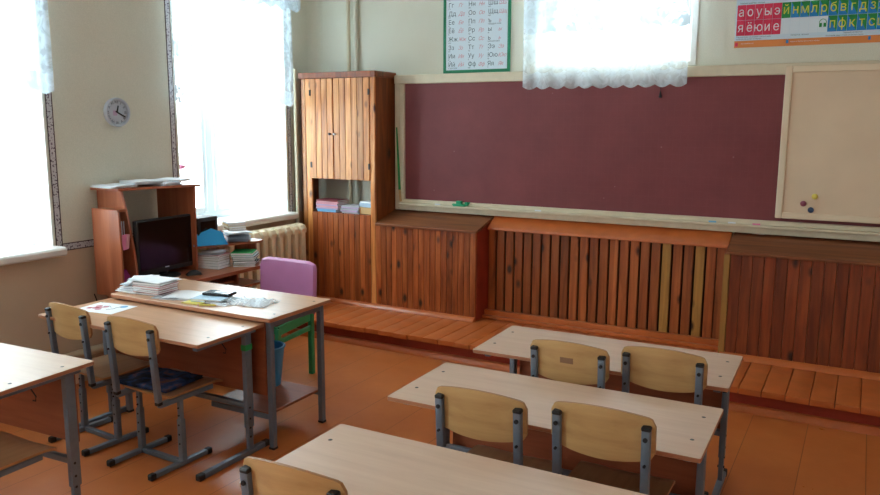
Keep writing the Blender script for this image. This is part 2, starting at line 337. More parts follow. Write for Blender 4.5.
        return o
def tag(o, label, cat, group=None):
    o['label'] = label; o['category'] = cat
    if group: o['group'] = group
    return o
def thing(name, label, cat, loc=(0, 0, 0), rz=0.0, group=None):
    o = bpy.data.objects.new(name, None); COL.objects.link(o); o.location = loc; o.rotation_euler = (0, 0, R(rz)); o.empty_display_size = 0.1
    return tag(o, label, cat, group)
def struct(o): o['kind'] = 'structure'; return o
def copy_tree(o, parent=None):
    c = o.copy(); COL.objects.link(c)
    if parent is not None: c.parent = parent
    for ch in [x for x in COL.objects if x.parent == o]: copy_tree(ch, c)
    return c
def TR(x, y, z, rz=0, rx=0, ry=0):
    return Matrix.Translation((x, y, z)) @ Matrix.Rotation(R(rz), 4, 'Z') @ Matrix.Rotation(R(ry), 4, 'Y') @ Matrix.Rotation(R(rx), 4, 'X')
FRONT = Matrix.Rotation(R(90), 4, 'X')      # local xy plane turned to face -Y (reads from the classroom)

# ------------------------------------------------------------------ the room
WT = 0.34
struct(MB().box(XL-WT, XR+0.2, YB-0.2, YF+WT, -0.1, 0).build('floor', 'floor', smooth=False))
struct(MB().box(XL-WT, XR+0.2, YB-0.2, YF+WT, ZC, ZC+0.1).build('ceiling', 'wall_white', smooth=False))
b = MB()
ys = sorted([y for p in WIN for y in p])
b.mi = 1; b.box(XL-WT, XL, YB-0.2, YF, 0, WZ0); b.mi = 0
b.box(XL-WT, XL, YB-0.2, YF, WZ1, ZC)
edges = [YB-0.2] + ys + [YF]
for i in range(0, len(edges), 2): b.box(XL-WT, XL, edges[i], edges[i+1], WZ0, WZ1)
struct(b.build('wall_left', ['wallpaper', 'wallpaper_low'], smooth=False))
b = MB(); x0, x1, z0, z1 = FW
b.box(XL-WT, x0, YF, YF+WT, 0, ZC); b.box(x1, XR+0.2, YF, YF+WT, 0, ZC); b.box(x0, x1, YF, YF+WT, 0, z0); b.box(x0, x1, YF, YF+WT, z1, ZC)
struct(b.build('wall_front', 'wallpaper', smooth=False))
struct(MB().box(XR, XR+0.2, YB-0.2, YF, 0, ZC).build('wall_right', 'wall_white', smooth=False))
struct(MB().box(XL, XR, YB-0.2, YB, 0, ZC).build('wall_back', 'wall_white', smooth=False))
# rounded corner between the window wall and the front wall
c = MB(); rad = 0.1
poly = [(XL, YF), (XL, YF-rad)] + [(XL+rad-rad*math.cos(a*math.pi/12), YF-rad+rad*math.sin(a*math.pi/12)) for a in range(1, 6)] + [(XL+rad, YF)]
struct(c.prism(poly, 0.16, ZC).build('wall_corner', 'wallpaper'))
# windows: white casements deep in the reveals
def left_window(n, y0, y1):
    X = XL-0.22; f = MB(); t = 0.07; ym = y0 + (y1-y0)*0.42
    f.box(X-.05, X, y0, y0+t, WZ0, WZ1); f.box(X-.05, X, y1-t, y1, WZ0, WZ1); f.box(X-.05, X-.001, y0+t, y1-t, WZ0, WZ0+t); f.box(X-.05, X-.001, y0+t, y1-t, WZ1-t, WZ1)
    f.box(X-.05, X+.01, ym-.035, ym+.035, WZ0+t, WZ1-t)
    for a, bb in ((y0+t, ym-.045), (ym+.045, y1-t)):
        f.box(X-.05, X-.001, a, bb, 2.28, 2.36)
        a += .002; bb -= .002
        f.box(X-.035, X+.015, a, a+.04, WZ0+t+.002, 2.278); f.box(X-.035, X+.015, bb-.04, bb, WZ0+t+.002, 2.278); f.box(X-.034, X+.014, a+.04, bb-.04, WZ0+t+.002, WZ0+t+.045); f.box(X-.034, X+.014, a+.04, bb-.04, 2.235, 2.278)
    o = struct(f.build('window_%d' % n, 'window_paint', bevel=0.004, smooth=False))
    MB().box(X-.03, X-.026, y0+.02, y1-.02, WZ0+.02, WZ1-.02).build('glass', 'glass', o, smooth=False)
    v = MB(); v.box(XL-WT+.02, XL-.001, y0-.001, y0+.012, WZ0, WZ1).box(XL-WT+.02, XL-.001, y1-.012, y1+.001, WZ0, WZ1).box(XL-WT+.02, XL-.001, y0, y1, WZ1-.012, WZ1+.001); v.build('reveal', 'wall_white', o, smooth=False)
    s = MB(); s.prism([(XL+.105, -.02), (XL+.105, .0), (XL+.095, .012), (XL+.07, .016), (XL-.22, .016), (XL-.22, -.036), (XL+.085, -.042), (XL+.10, -.032)], y0-.05, y1+.012, T=Matrix(((1,0,0,0),(0,0,1,0),(0,1,0,0),(0,0,0,1))))
    s.build('window_sill', 'white_paint', o, T=Matrix.Translation((0, 0, WZ0-.004)))
for i, (y0, y1) in enumerate(WIN): left_window(i+1, y0, y1)
f = MB(); X0, X1, Z0, Z1 = FW; Y = YF+.2
for a in ((X0, X0+.06, Z0, Z1), (X1-.06, X1, Z0, Z1), (X0+.06, -1.93, Z0, Z0+.06), (-1.87, X1-.06, Z0, Z0+.06), (X0+.06, -1.93, Z1-.06, Z1), (-1.87, X1-.06, Z1-.06, Z1), (-1.93, -1.87, Z0, Z1)): f.box(a[0], a[1], Y, Y+.05, a[2], a[3])
o = struct(f.build('window_5', 'window_paint', smooth=False)); MB().box(X0+.02, X1-.02, Y+.024, Y+.028, Z0+.02, Z1-.02).build('glass', 'glass', o, smooth=False)
MB().box(X0-.02, X1+.045, YF-.012, YF+.2, Z0-.02, Z0+.012).build('window_sill', 'white_paint', o, bevel=.003)
MB().box(X1, X1+.045, YF-.014, YF, Z0, Z1).build('casing', 'white_paint', o, bevel=.003)

# paper borders round the windows and along the wall (flat wallpaper strips)
def border(n, y0, y1, z0, z1):
    f = MB(); f.box(XL, XL+.002, y0, y1, z0, z1); f.mi = 1; e = .006
    if y1-y0 > z1-z0: f.box(XL, XL+.003, y0, y1, z0, z0+e).box(XL, XL+.003, y0, y1, z1-e, z1)
    else:
        f.box(XL, XL+.003, y0, y0+e, z0, z1).box(XL, XL+.003, y1-e, y1, z0, z1)
    struct(f.build('trim_%d' % n, ['border', 'border_edge'], smooth=False))
border(1, 3.038, 3.085, .935, 3.2); border(2, 4.015, 4.062, .99, 3.2); border(3, 5.322, 5.367, .92, 3.2)
border(4, 3.085, 4.015, .905, .955)
# heating pipe along the foot of the window wall
pf = MB(); pf.cyl((XL+.05, 1.2, .215), (XL+.05, 3.35, .215), .028)
tag(pf.build('heating_pipe', 'pipe_paint'), 'pale heating pipe running low along the window wall behind the desks', 'pipe')

# ------------------------------------------------------------------ platform
ZP = .157
b = MB(); x = XL; k = 0
while x < XR-.01:
    wd = .131; xe = min(x+wd, XR); n = random.uniform(-.006, .006)
    b.box(x+.0015, xe-.0015, 4.775+n, YF-.006, ZP-.038, ZP-random.uniform(.0, .002), r=random.random()); x = xe
plat = b.build('teaching_platform', 'gloss_plank' if False else 'gloss_orange', bevel=.006, seg=2)
tag(plat, 'low orange painted plank platform along the chalkboard wall', 'platform')
MB().box(XL, XR, 4.84, YF-.006, 0, ZP-.038).build('riser', 'red_paint', plat, smooth=False)
MB().prism([(4.79, 0), (4.84, 0), (4.84, .042), (4.815, .04), (4.795, .02)], XL, XR, T=Matrix(((0,0,1,0),(1,0,0,0),(0,1,0,0),(0,0,0,1)))).build('toe_strip', 'gloss_orange', plat)

# ------------------------------------------------------------------ pine joinery along the front wall
CY = 5.40
def boards(mb, x0, x1, y, z0, z1, th, pitch, gap=.002):
    n = max(1, round((x1-x0)/pitch)); p = (x1-x0)/n
    for i in range(n): mb.box(x0+i*p+gap/2, x0+(i+1)*p-gap/2, y, y+th, z0, z1, r=random.uniform(0, .99))
    return mb
# tall locker
lk = thing('pine_locker', 'tall golden pine board locker with two doors and an open niche by the window', 'cabinet', (-4.03, 5.55, ZP))
def P(mb, name, m, par, **k):   # build with world coordinates under a moved parent
    return mb.build(name, m, par, T=Matrix.Translation(par.location).inverted(), **k)
LX0, LX1, LZ = -4.425, -3.635, 2.165
b = MB(); b.box(LX1-.022, LX1, CY+.02, YF-.006, ZP, LZ-.05, r=.3); boards(b, LX0, LX0+.02, CY, ZP, LZ-.05, .02, .1); b.box(LX0, LX0+.02, CY+.02, YF-.11, ZP, LZ-.05, r=.6)
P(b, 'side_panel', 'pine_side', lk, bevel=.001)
b = MB(); b.box(LX1-.05, LX1, CY, CY+.02, ZP, LZ-.05, r=.37); b.box(LX0, LX0+.056, CY, CY+.02, ZP, LZ-.05, r=.21); b.box(LX0+.058, LX0+.115, CY, CY+.02, ZP, LZ-.05, r=.52); P(b, 'front_frame', 'pine_gold', lk, bevel=.003)
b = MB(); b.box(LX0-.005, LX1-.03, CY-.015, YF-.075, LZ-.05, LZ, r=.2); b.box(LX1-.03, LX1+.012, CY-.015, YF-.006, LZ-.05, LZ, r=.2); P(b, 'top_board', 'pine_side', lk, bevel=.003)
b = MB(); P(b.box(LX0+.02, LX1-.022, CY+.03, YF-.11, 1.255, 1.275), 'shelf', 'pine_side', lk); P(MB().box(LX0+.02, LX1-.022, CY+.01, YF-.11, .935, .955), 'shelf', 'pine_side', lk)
def door(xa, xb, za, zb, knob_x, name='door', pitch=.062):
    d = MB(); boards(d, xa, xb, CY-.008, za, zb, .024, pitch); o = P(d, name, 'pine_gold', lk, bevel=.003)
    if knob_x: 
        k = MB(); k.lathe([(.0, .03), (.009, .028), (.012, .02), (.006, .012), (.005, 0)], 14, T=Matrix.Translation((knob_x, CY-.008, 1.64)) @ Matrix.Rotation(R(90), 4, 'X')); P(k, 'knob', 'steel' if knob_x > -4.04 else 'c_black', lk).name = 'knob'
        bpy.context.view_layer.update()
        kk = [c for c in COL.objects if c.parent == lk and c.name.startswith('knob')][-1]; kk.parent = o
    for zz in (za+.12, zb-.12):
        hx = xa+.004 if knob_x and knob_x < -4.04 else xb-.004
        h = MB(); h.box(hx-.008, hx+.008, CY-.014, CY-.008, zz-.025, zz+.025); hh = P(h, 'hinge', 'c_black', lk); hh.parent = o
    return o
DM = -4.062
door(LX0+.115, DM-.004, 1.25, LZ-.052, DM-.025); door(DM+.004, LX1-.05, 1.25, LZ-.052, DM+.025)
b = MB(); boards(b, LX0+.115, LX1-.05, CY-.004, ZP+.03, .955, .022, .056); P(b, 'lower_front', 'pine_brown', lk, bevel=.003)

def lidprof(y0, z0, y1, z1, t): return [(y0, z0-t), (y1, z1-t), (y1, z1), (y0, z0)]
YZX = Matrix(((0,0,1,0),(1,0,0,0),(0,1,0,0),(0,0,0,1)))     # (a, b, h) -> x=h, y=a, z=b
# low cabinets with sloping lids
c1 = thing('low_pine_cabinet', 'low brown pine board cabinet with sloping dark lid beside the tall locker', 'cabinet', (-3.15, 5.56, ZP))
CX0, CX1 = LX1, -2.675
b = MB(); boards(b, CX0, CX1-.002, CY, ZP, .872, .02, .053); P(b, 'front_boards', 'pine_brown', c1, bevel=.003)
b = MB(); b.prism([(CY+.02, ZP), (YF-.006, ZP), (YF-.006, .955), (CY+.02, .872)], CX1-.022, CX1, T=YZX); P(b, 'side_panel', 'red_paint', c1, bevel=.002)
b = MB(); b.box(CX0, CX1-.022, CY+.02, CY+.03, ZP, .86); P(b, 'backing', 'dark_gap', c1)
b = MB(); b.prism(lidprof(CY-.02, .893, YF-.012, .985, .02), CX0+.004, CX1+.012, T=YZX); P(b, 'lid', 'pine_lid', c1, bevel=.003)
b = MB(); P(b.box(CX0+.1, CX0+.16, YF-.034, YF-.012, .982, .99), 'hinge', 'c_black', c1); P(MB().box(CX1-.14, CX1-.07, YF-.034, YF-.012, .982, .99), 'hinge', 'c_black', c1)
b = MB(); b.prism([(CY-.045, ZP), (CY, ZP), (CY, ZP+.03), (CY-.02, ZP+.026), (CY-.04, ZP+.01)], CX0, CX1, T=YZX); P(b, 'skirting', 'gloss_orange', c1)
b = MB(); b.prism([(CY-.045, ZP), (CY, ZP), (CY, ZP+.03), (CY-.02, ZP+.026), (CY-.04, ZP+.01)], LX0, LX1-.001, T=YZX); P(b, 'skirting', 'gloss_orange', lk)
c2 = thing('low_pine_cabinet', 'low red pine board cabinet in dimmed tone with sloping lid below the beige panel', 'cabinet', (.5, 5.56, ZP))
CX0, CX1 = -.79, 1.95
b = MB(); boards(b, CX0+.03, CX1, CY, ZP, .872, .02, .072); P(b, 'front_boards', 'pine_red_dim', c2, bevel=.003)
b = MB(); b.box(CX0-.012, CX0+.028, CY-.006, CY+.03, ZP, .872, r=1.5); P(b, 'corner_post', 'pine_red_dim', c2, bevel=.003)
b = MB(); b.prism([(CY+.02, ZP), (YF-.006, ZP), (YF-.006, .955), (CY+.02, .872)], CX0-.012, CX0+.01, T=YZX); P(b, 'side_panel', 'red_paint', c2, bevel=.002); b = MB(); b.prism([(CY+.02, ZP), (YF-.006, ZP), (YF-.006, .955), (CY+.02, .872)], CX1-.022, CX1, T=YZX); P(b, 'side_panel', 'red_paint', c2, bevel=.002)
b = MB(); b.prism(lidprof(CY-.02, .893, YF-.012, .985, .02), CX0, CX1+.012, T=YZX); P(b, 'lid', 'pine_lid', c2, bevel=.003)
b = MB(); b.box(CX0+.12, CX0+.2, YF-.034, YF-.012, .982, .99); P(b, 'hinge', 'steel', c2)
b = MB(); b.prism([(CY-.045, ZP), (CY, ZP), (CY, ZP+.036), (CY-.02, ZP+.03), (CY-.04, ZP+.01)], CX0, CX1, T=YZX); P(b, 'skirting', 'gloss_orange', c2)
# slatted screen between them
sc = thing('slatted_screen', 'red brown slatted wooden screen with orange ledge between the two low cabinets', 'screen', (-1.73, 5.6, ZP))
SX0, SX1 = -2.675, -.802
b = MB(); n = 24; p = (SX1-SX0)/n
for i in range(n):
    cx = SX0+(i+.5)*p; yel = (abs(cx+1.27) < p/2) or (abs(cx+.987) < p/2)
    hw = p*.40 if i < n-1 else p*.5
    b.box(cx-hw, cx+hw, 5.615, 5.635, ZP+.02, .88, r=1.2+i*.01 if yel else random.uniform(0, .99))
P(b, 'slats', 'pine_slat', sc, bevel=.002)
b = MB(); b.box(SX0, SX1, 5.66, 5.67, ZP, .9); P(b, 'backing', 'dark_gap', sc)
b = MB(); b.prism(lidprof(5.575, .905, YF-.012, .985, .024), SX0+.014, SX1, T=YZX); P(b, 'ledge', 'gloss_orange', sc, bevel=.003)
b = MB(); b.box(SX0, SX1, 5.565, 5.61, ZP, ZP+.062).box(SX0, SX1, 5.52, 5.565, ZP, ZP+.024); P(b, 'skirting', 'gloss_orange', sc, bevel=.006, seg=2)

# ------------------------------------------------------------------ chalkboard
cb = thing('chalkboard', 'long maroon chalkboard in a cream wooden frame on the front wall', 'chalkboard', (-1.4, YF, 1.0))
BX0, BX1 = -3.505, 1.9
P(MB().box(BX0, BX1, YF-.05, YF, 1.08, 2.07), 'writing_surface', 'chalkboard', cb, smooth=False)
b = MB(); b.box(BX0-.1, BX1+.08, YF-.07, YF, 2.065, 2.14).box(BX0-.1, BX0-.045, YF-.062, YF, .99, 2.065).box(BX0-.042, BX0, YF-.074, YF, 1.06, 2.065).box(BX1, BX1+.08, YF-.07, YF, .99, 2.065)
b.box(BX0-.1, BX1+.08, YF-.058, YF, .988, 1.052).box(BX0-.045, BX1+.08, YF-.075, YF, 1.052, 1.085); P(b, 'frame', 'board_frame', cb, bevel=.005)
b = MB(); b.box(BX0-.04, BX1+.08, YF-.11, YF-.05, 1.036, 1.052); P(b, 'chalk_tray', 'board_frame', cb, bevel=.003)
wb = thing('sliding_panel', 'beige blank panel with pale trim hung over the right end of the chalkboard', 'panel', (0, YF-.1, 1.1))
PX0, PX1, PZ0, PZ1, PY = -.525, 1.0, 1.112, 2.118, YF-.115
P(MB().box(PX0+.02, PX1-.02, PY+.012, PY+.03, PZ0+.02, PZ1-.02), 'board', 'beige_board', wb, smooth=False)
b = MB(); t = .042; b.box(PX0, PX0+t, PY, PY+.034, PZ0, PZ1).box(PX1-t, PX1, PY, PY+.034, PZ0, PZ1).box(PX0+t, PX1-t, PY, PY+.034, PZ0, PZ0+t).box(PX0+t, PX1-t, PY, PY+.034, PZ1-t, PZ1); P(b, 'frame', 'beige_edge', wb, bevel=.004)
for (x, z, c, nm) in ((-.292, 1.268, 'c_yellow', 'yellow'), (-.357, 1.218, 'c_violet', 'dark violet'), (-.309, 1.178, 'c_darkblue', 'dark blue')):
    m_ = MB(); m_.lathe([(0, .0), (.017, .0), (.019, .004), (.018, .008), (.012, .011), (0, .012)], 20)
    o = m_.build('round_magnet', c); o.location = (x, PY+.0125, z); o.rotation_euler = (R(90), 0, 0); tag(o, nm+' round magnet on the beige panel', 'magnet')
# chalks, green clip on tray, pointer
def chalk(x, c, nm):
    o = MB().cyl((-.025, 0, 0), (.025, 0, 0), .006, n=10).build('chalk_stick', c); o.location = (x, YF-.092, 1.0585); tag(o, nm, 'chalk')
chalk(-.93, 'c_blue', 'short blue chalk lying on the tray below the right part of the board')
chalk(-.80, 'c_white', 'short white chalk on the tray between the blue and the pink chalk')
chalk(-.64, 'c_rose', 'short pink chalk on the tray just before the beige panel')
chalk(-2.25, 'c_white', 'white chalk piece on the tray right of the green toy')
chalk(-3.16, 'c_white', 'white chalk piece on the tray near the left board end')
o = MB().box(-.075, .03, -.02, .02, 0, .012).box(-.05, .0, -.013, .013, .012, .026).box(.03, .055, -.012, .012, .004, .022).cyl((.055, 0, .012), (.075, 0, .022), .006, .003, 8).cyl((-.075, 0, .006), (-.095, 0, .008), .008, .002, 8).build('toy_crocodile', 'c_teal', bevel=.004, seg=2)
o.location = (-2.93, YF-.085, 1.0525); o.scale = (1, 1, 1.7); tag(o, 'small green toy lying on the chalk tray', 'toy')
o = MB().cyl((-3.615+.06, YF-.078, 1.0), (-3.615+.06, YF-.078, 1.01), .004).cyl((-3.529, YF-.088, 1.063), (-3.545, YF-.082, 1.165), .010, n=10).build('pointer', 'c_tan')
tag(o, 'slim green and wooden pointer stick leaning at the left end of the chalkboard', 'pointer')
MB().cyl((-3.545, YF-.082, 1.165), (-3.582, YF-.068, 1.70), .011, .006, n=10).build('green_shaft', 'c_postergreen', o)
# hook hanging below the curtain
o = MB().cyl((-1.345, YF-.062, 2.06), (-1.345, YF-.062, 1.97), .002, n=6).lathe([(0, 0), (.012, 0), (.009, .02), (.003, .045), (0, .045)], 12, T=Matrix.Translation((-1.345, YF-.064, 1.925))).build('plumb_hook', 'c_black')
tag(o, 'small dark hook hanging on a cord before the chalkboard', 'hook')

# ------------------------------------------------------------------ wall pipes by the corner
o = MB().cyl((-4.09, YF-.05, ZP), (-4.09, YF-.05, ZC), .018, n=14).build('riser_pipe', 'pipe_paint'); tag(o, 'cream vertical pipe on the front wall behind the locker', 'pipe')
o = MB().cyl((-4.03, YF-.03, ZP), (-4.03, YF-.03, ZC), .02, n=14).build('riser_pipe', 'wallpaper'); tag(o, 'thin wall coloured pipe right of the cream vertical pipe behind the locker', 'pipe')
rp_ = MB(); rp_.cyl((-4.462, 5.38, .78), (-4.462, 5.38, 2.17), .016, n=14).cyl((-4.462, 5.38, 2.17), (-4.462, 5.38, 2.2), .02, n=14).cyl((-4.462, 5.38, .8), (-4.44, 5.24, .8), .013).cyl((-4.462, 5.38, ZP), (-4.462, 5.38, .78), .016, n=14)
tag(rp_.build('radiator_pipe', 'pipe_paint'), 'cream pipe rising beside the left edge of the locker to its top', 'pipe')

# ------------------------------------------------------------------ radiator
rd = thing('radiator', 'cream cast iron radiator under the window beside the locker', 'radiator', (-4.37, 4.6, ZP))
sec = MB()
RY0, n, pit = 3.94, 14, .0985
for i in range(n):
    y = RY0+i*pit
    XZ = Matrix(((1,0,0,0),(0,0,1,0),(0,1,0,0),(0,0,0,1)))
    for xa in (-4.432, -4.352): sec.box(xa, xa+.052, y+.019, y+.063, .36, .81)
    sec.prism([(-4.435, .775), (-4.30, .775), (-4.297, .812), (-4.315, .845), (-4.36, .858), (-4.42, .852), (-4.437, .82)], y+.006, y+.076, T=XZ)
    sec.prism([(-4.435, .335), (-4.30, .335), (-4.297, .36), (-4.31, .40), (-4.425, .40), (-4.437, .36)], y+.006, y+.076, T=XZ)
    sec.box(-4.40, -4.34, y-.012, y+.094, .795, .83).box(-4.40, -4.34, y-.012, y+.094, .35, .385)
P(sec, 'sections', 'cream_paint', rd, bevel=.009, seg=2)
P(MB().box(-4.4, -4.34, 4.1, 4.14, ZP, .35).box(-4.4, -4.34, 5.0, 5.04, ZP, .35), 'foot', 'cream_paint', rd)

# ------------------------------------------------------------------ wall clock
ck = thing('wall_clock', 'round white wall clock with silver rim on the wall between the windows', 'clock', (XL, 3.548, 1.798))
QX = Matrix.Rotation(R(90), 4, 'Y')        # lathe axis to +X
TQ = Matrix.Rotation(R(90), 4, 'Z') @ Matrix.Rotation(R(90), 4, 'X')  # text plane facing +X
r0 = .096
MB().lathe([(r0, 0), (r0+.003, .02), (r0-.002, .034), (r0-.012, .03), (r0-.014, .014)], 40, T=QX).build('rim', 'c_dim', ck)
MB().lathe([(0, .013), (r0-.01, .013), (r0-.01, .0), (0, 0)], 40, T=QX).build('dial', 'c_dim', ck)
t = MB()
for h in range(1, 13):
    a = -2*math.pi*h/12+math.pi/2
    t.text(['I', 'II', 'III', 'IIII', 'V', 'VI', 'VII', 'VIII', 'IX', 'X', 'XI', 'XII'][h-1], .026, Matrix.Translation((.0145, .068*math.cos(a), .068*math.sin(a))) @ TQ @ Matrix.Rotation(a-math.pi/2, 4, 'Z') @ Matrix.Translation((0, -.008, 0)), bold=.0016)
t.build('numerals', 'c_black', ck, smooth=False)
MB().bar((.017, 0, 0), (.017, .012, .045), .010, .002, (1, 0, 0)).build('hour_hand', 'c_black', ck); MB().bar((.019, -.012, .006), (.019, .062, -.03), .009, .002, (1, 0, 0)).build('minute_hand', 'c_black', ck)
MB().box(.014, .0146, -.03, .002, -.022, .012).build('dial_picture', 'c_lilac', ck)

# ------------------------------------------------------------------ curtains
def curtain(name, label, axis, a0, a1, pos, ztop, zbot, m, amp=.02, waves=9, scal=.0, ns=8, slant=0.0, group=None, hem=.14):
    def fn(u, v, zt, zb, off=0.0):
        s_ = abs(math.sin(math.pi*ns*u))*scal
        z = zt+(zb+slant*u+(-s_)-zt)*v
        d = amp*math.sin(2*math.pi*waves*u+1.3*math.sin(5*u)+v*.6)*(0.55+.45*v)+.006*math.sin(23*u+4*v)+off
        a = a0+(a1-a0)*u
        return (pos+d, a, z) if axis == 'Y' else (a, pos-d, z)
    c = MB(); c.grid(lambda u, v: fn(u, v, ztop, zbot+hem), 160, 14)
    o = c.build(name, m, fixn=False); tag(o, label, 'curtain', group)
    h = MB(); 
    def hf(u, v):
        top = zbot+hem+slant*u; s_ = abs(math.sin(math.pi*ns*u))*scal
        p = fn(u, 1.0, ztop, zbot+hem); zb = zbot+slant*u-s_+scal
        return (p[0], p[1], p[2]+(zb-p[2])*v)
    h.grid(hf, 160, 4); h.build('lace_hem', 'lace', o, fixn=False)
    return o
curtain('tulle_curtain', 'sheer white tulle curtain hanging at the window nearest the clock on its left', 'Y', 1.6, 3.05, XL+.09, 3.1, 1.9, 'tulle', ns=10, scal=.02)
curtain('tulle_curtain', 'sheer white tulle curtain over the window beside the locker', 'Y', 3.98, 5.32, XL+.09, 3.1, 1.87, 'tulle', ns=10, scal=.02)
curtain('lace_valance', 'short scalloped lace valance at the top of the window beside the locker', 'Y', 3.94, 5.36, XL+.15, 3.12, 2.66, 'lace', ns=9, scal=.03, amp=.012)
curtain('tulle_curtain', 'sheer white curtain with scalloped lace hem covering the window above the chalkboard', 'X', -2.385, -1.15, YF-.135, 3.1, 1.995, 'tulle', ns=11, scal=.022, amp=.01, waves=7)
curtain('lace_valance', 'lace valance hanging over the curtain above the chalkboard', 'X', -2.37, -1.14, YF-.17, 3.12, 2.40, 'lace', ns=11, scal=.02, amp=.01, waves=7, hem=.05)
curtain('net_curtain', 'fine white net hanging to the sill inside the window nearest the clock on its left', 'Y', 1.84, 3.01, XL-.06, 2.87, .96, 'net', ns=1, hem=.01, waves=14, amp=.012)
curtain('net_curtain', 'fine white net hanging to the sill at the locker side of its window', 'Y', 4.66, 5.29, XL-.06, 2.87, .96, 'net', ns=1, hem=.01, waves=8, amp=.012)
for a, y, nm in (((-2.42, -1.1), YF-.14, 'X'), ):
    o = MB().cyl((a[0], y, 3.11), (a[1], y, 3.11), .01).build('curtain_rod', 'steel'); tag(o, 'thin curtain rod above the chalkboard window', 'rod')
for a in ((1.6, 3.12), (3.9, 5.4)):
    o = MB().cyl((XL+.1, a[0], 3.12), (XL+.1, a[1], 3.12), .01).build('curtain_rod', 'steel'); tag(o, 'thin curtain rod over the window %s' % ('left of the clock' if a[0] < 2 else 'beside the locker'), 'rod')

# ------------------------------------------------------------------ posters
ap = thing('alphabet_poster', 'white alphabet letter chart in a green frame above the chalkboard', 'poster', (-2.855, YF, 2.15))
AX0, AX1, AZ0, AZ1 = -3.157, -2.553, 2.146, 2.97
P(MB().box(AX0+.01, AX1-.01, YF-.007, YF, AZ0+.01, AZ1-.01), 'sheet', 'c_posterwhite', ap, smooth=False)
b = MB(); t = .024; b.box(AX0, AX0+t, YF-.013, YF, AZ0, AZ1).box(AX1-t, AX1, YF-.013, YF, AZ0, AZ1).box(AX0+t, AX1-t, YF-.013, YF, AZ0, AZ0+t).box(AX0+t, AX1-t, YF-.013, YF, AZ1-t, AZ1); P(b, 'frame', 'c_framegreen', ap, bevel=.002)
cols = ['Аа Бб Вв Гг Дд Ее Ёё Жж Зз Ии Йй'.split(), 'Кк Лл Мм Нн Оо Пп Рр Сс Тт Уу Фф'.split(), 'Хх Цц Чч Шш Щщ ъ ы ь Ээ Юю Яя'.split()]
names = ['а бэ вэ гэ дэ е ё жэ зэ и и_краткое'.split(), 'ка эл эм эн о пэ эр эс тэ у эф'.split(), 'ха це че ша ща твёрдый_знак ы мягкий_знак э ю я'.split()]
pr, hw, nm = MB(), MB(), MB(); rowh = .0675
for ci, cx in enumerate((AX0+.045, AX0+.228, AX0+.405)):
    for ri, L_ in enumerate(cols[ci]):
        z = AZ0+.052+(10-ri)*rowh
        pr.text(L_, .050, Matrix.Translation((cx, YF-.0075, z)) @ FRONT, align='LEFT', bold=.0007)
        hw.text(L_, .042, Matrix.Translation((cx+.09, YF-.0075, z)) @ FRONT, align='LEFT', shear=.4, extrude=.0003, spacing=.85)
        nm.text(names[ci][ri].replace('_', ' '), .018, Matrix.Translation((cx, YF-.0075, z-.017)) @ FRONT, align='LEFT', extrude=.0003)
P(pr, 'printed_letters', 'c_ink', ap, smooth=False); P(hw, 'script_letters', 'c_redink', ap, smooth=False); P(nm, 'letter_names', 'c_ink', ap, smooth=False)

lp = thing('letter_poster', 'colourful red green and blue letter tile poster above the beige panel', 'poster', (-.3, YF, 2.26))
tw, th = .056, .102; GX, GZ = -.872, 2.335
nT = 17; LX1_ = GX+.012+nT*tw
P(MB().box(GX-.002, LX1_+.014, YF-.004, YF, 2.256, 2.76), 'sheet', 'c_skyblue', lp, smooth=False)
P(MB().box(GX-.002, LX1_+.014, YF-.0055, YF-.004, 2.256, 2.302), 'footer_band', 'c_orangeband', lp, smooth=False)
tiles = {k: MB() for k in ('posterred', 'posterblue', 'postergreen', 'posterwhite')}
let = {k: MB() for k in ('white', 'letteryellow')}
YT = YF-.0055
def tile(i, r, ch, kind):
    x = GX+.006+i*tw; z = GZ+r*th; g = .0008
    if kind == 'r': tiles['posterred'].box(x+g, x+tw-g, YT, YT+.001, z+g, z+th-g)
    elif kind == 'w': tiles['posterwhite'].box(x+g, x+tw-g, YT, YT+.001, z+g, z+th-g)
    elif kind == 'g': tiles['postergreen'].box(x+g, x+tw-g, YT, YT+.001, z+g, z+th-g)
    else:
        A_, B_, C_, D_ = (x+g, z+g), (x+tw-g, z+g), (x+tw-g, z+th-g), (x+g, z+th-g)
        TT = Matrix(((1,0,0,0),(0,0,1,0),(0,1,0,0),(0,0,0,1)))
        tiles['posterblue'].prism([A_, B_, D_], YT, YT+.001, T=TT); tiles['postergreen'].prism([B_, C_, D_], YT, YT+.001, T=TT)
    if ch:
        (let['white'] if kind == 'r' else let['letteryellow']).text(ch, .084, Matrix.Translation((x+tw/2, YT-.0016, z+.026)) @ FRONT @ Matrix.Diagonal((.86, 1, 1, 1)), bold=.003, extrude=.0004)
for i, ch in enumerate('аоуыэ'): tile(i, 1, ch, 'r')
for i, ch in enumerate('яёюие'): tile(i, 0, ch, 'r')
for i, ch in enumerate('йнмлрбвгдзж'): tile(5+i, 1, ch, 'g' if ch == 'й' else 'b')
for i in range(5): tile(5+i, 0, '', 'w')
for i, ch in enumerate('пфктсш'): tile(10+i, 0, ch, 'b')
tile(16, 1, '', 'w'); tile(16, 0, '', 'w')
for k, v in tiles.items(): P(v, 'tiles', 'c_'+k, lp, smooth=False, fixn=True)
P(let['white'], 'white_letters', 'c_white', lp, smooth=False); P(let['letteryellow'], 'yellow_letters', 'c_letteryellow', lp, smooth=False)
hx, hz = GX+.006+9.5*tw, GZ+.055
h = MB(); h.tube([(hx+.021*math.cos(a*math.pi/10), YT-.001, hz+.004+.024*math.sin(a*math.pi/10)) for a in range(11)], .0022, 6); h.box(hx-.021, hx-.005, YT-.002, YT, hz-.022, hz+.003).box(hx+.005, hx+.021, YT-.002, YT, hz-.022, hz+.003)
P(h, 'headphones_symbol', 'c_postergreen', lp)
tx = MB()
def small(s_, x, z, sz=.0105): tx.text(s_, sz, Matrix.Translation((x, YT-.0003, z)) @ FRONT, align='LEFT', extrude=.0002)
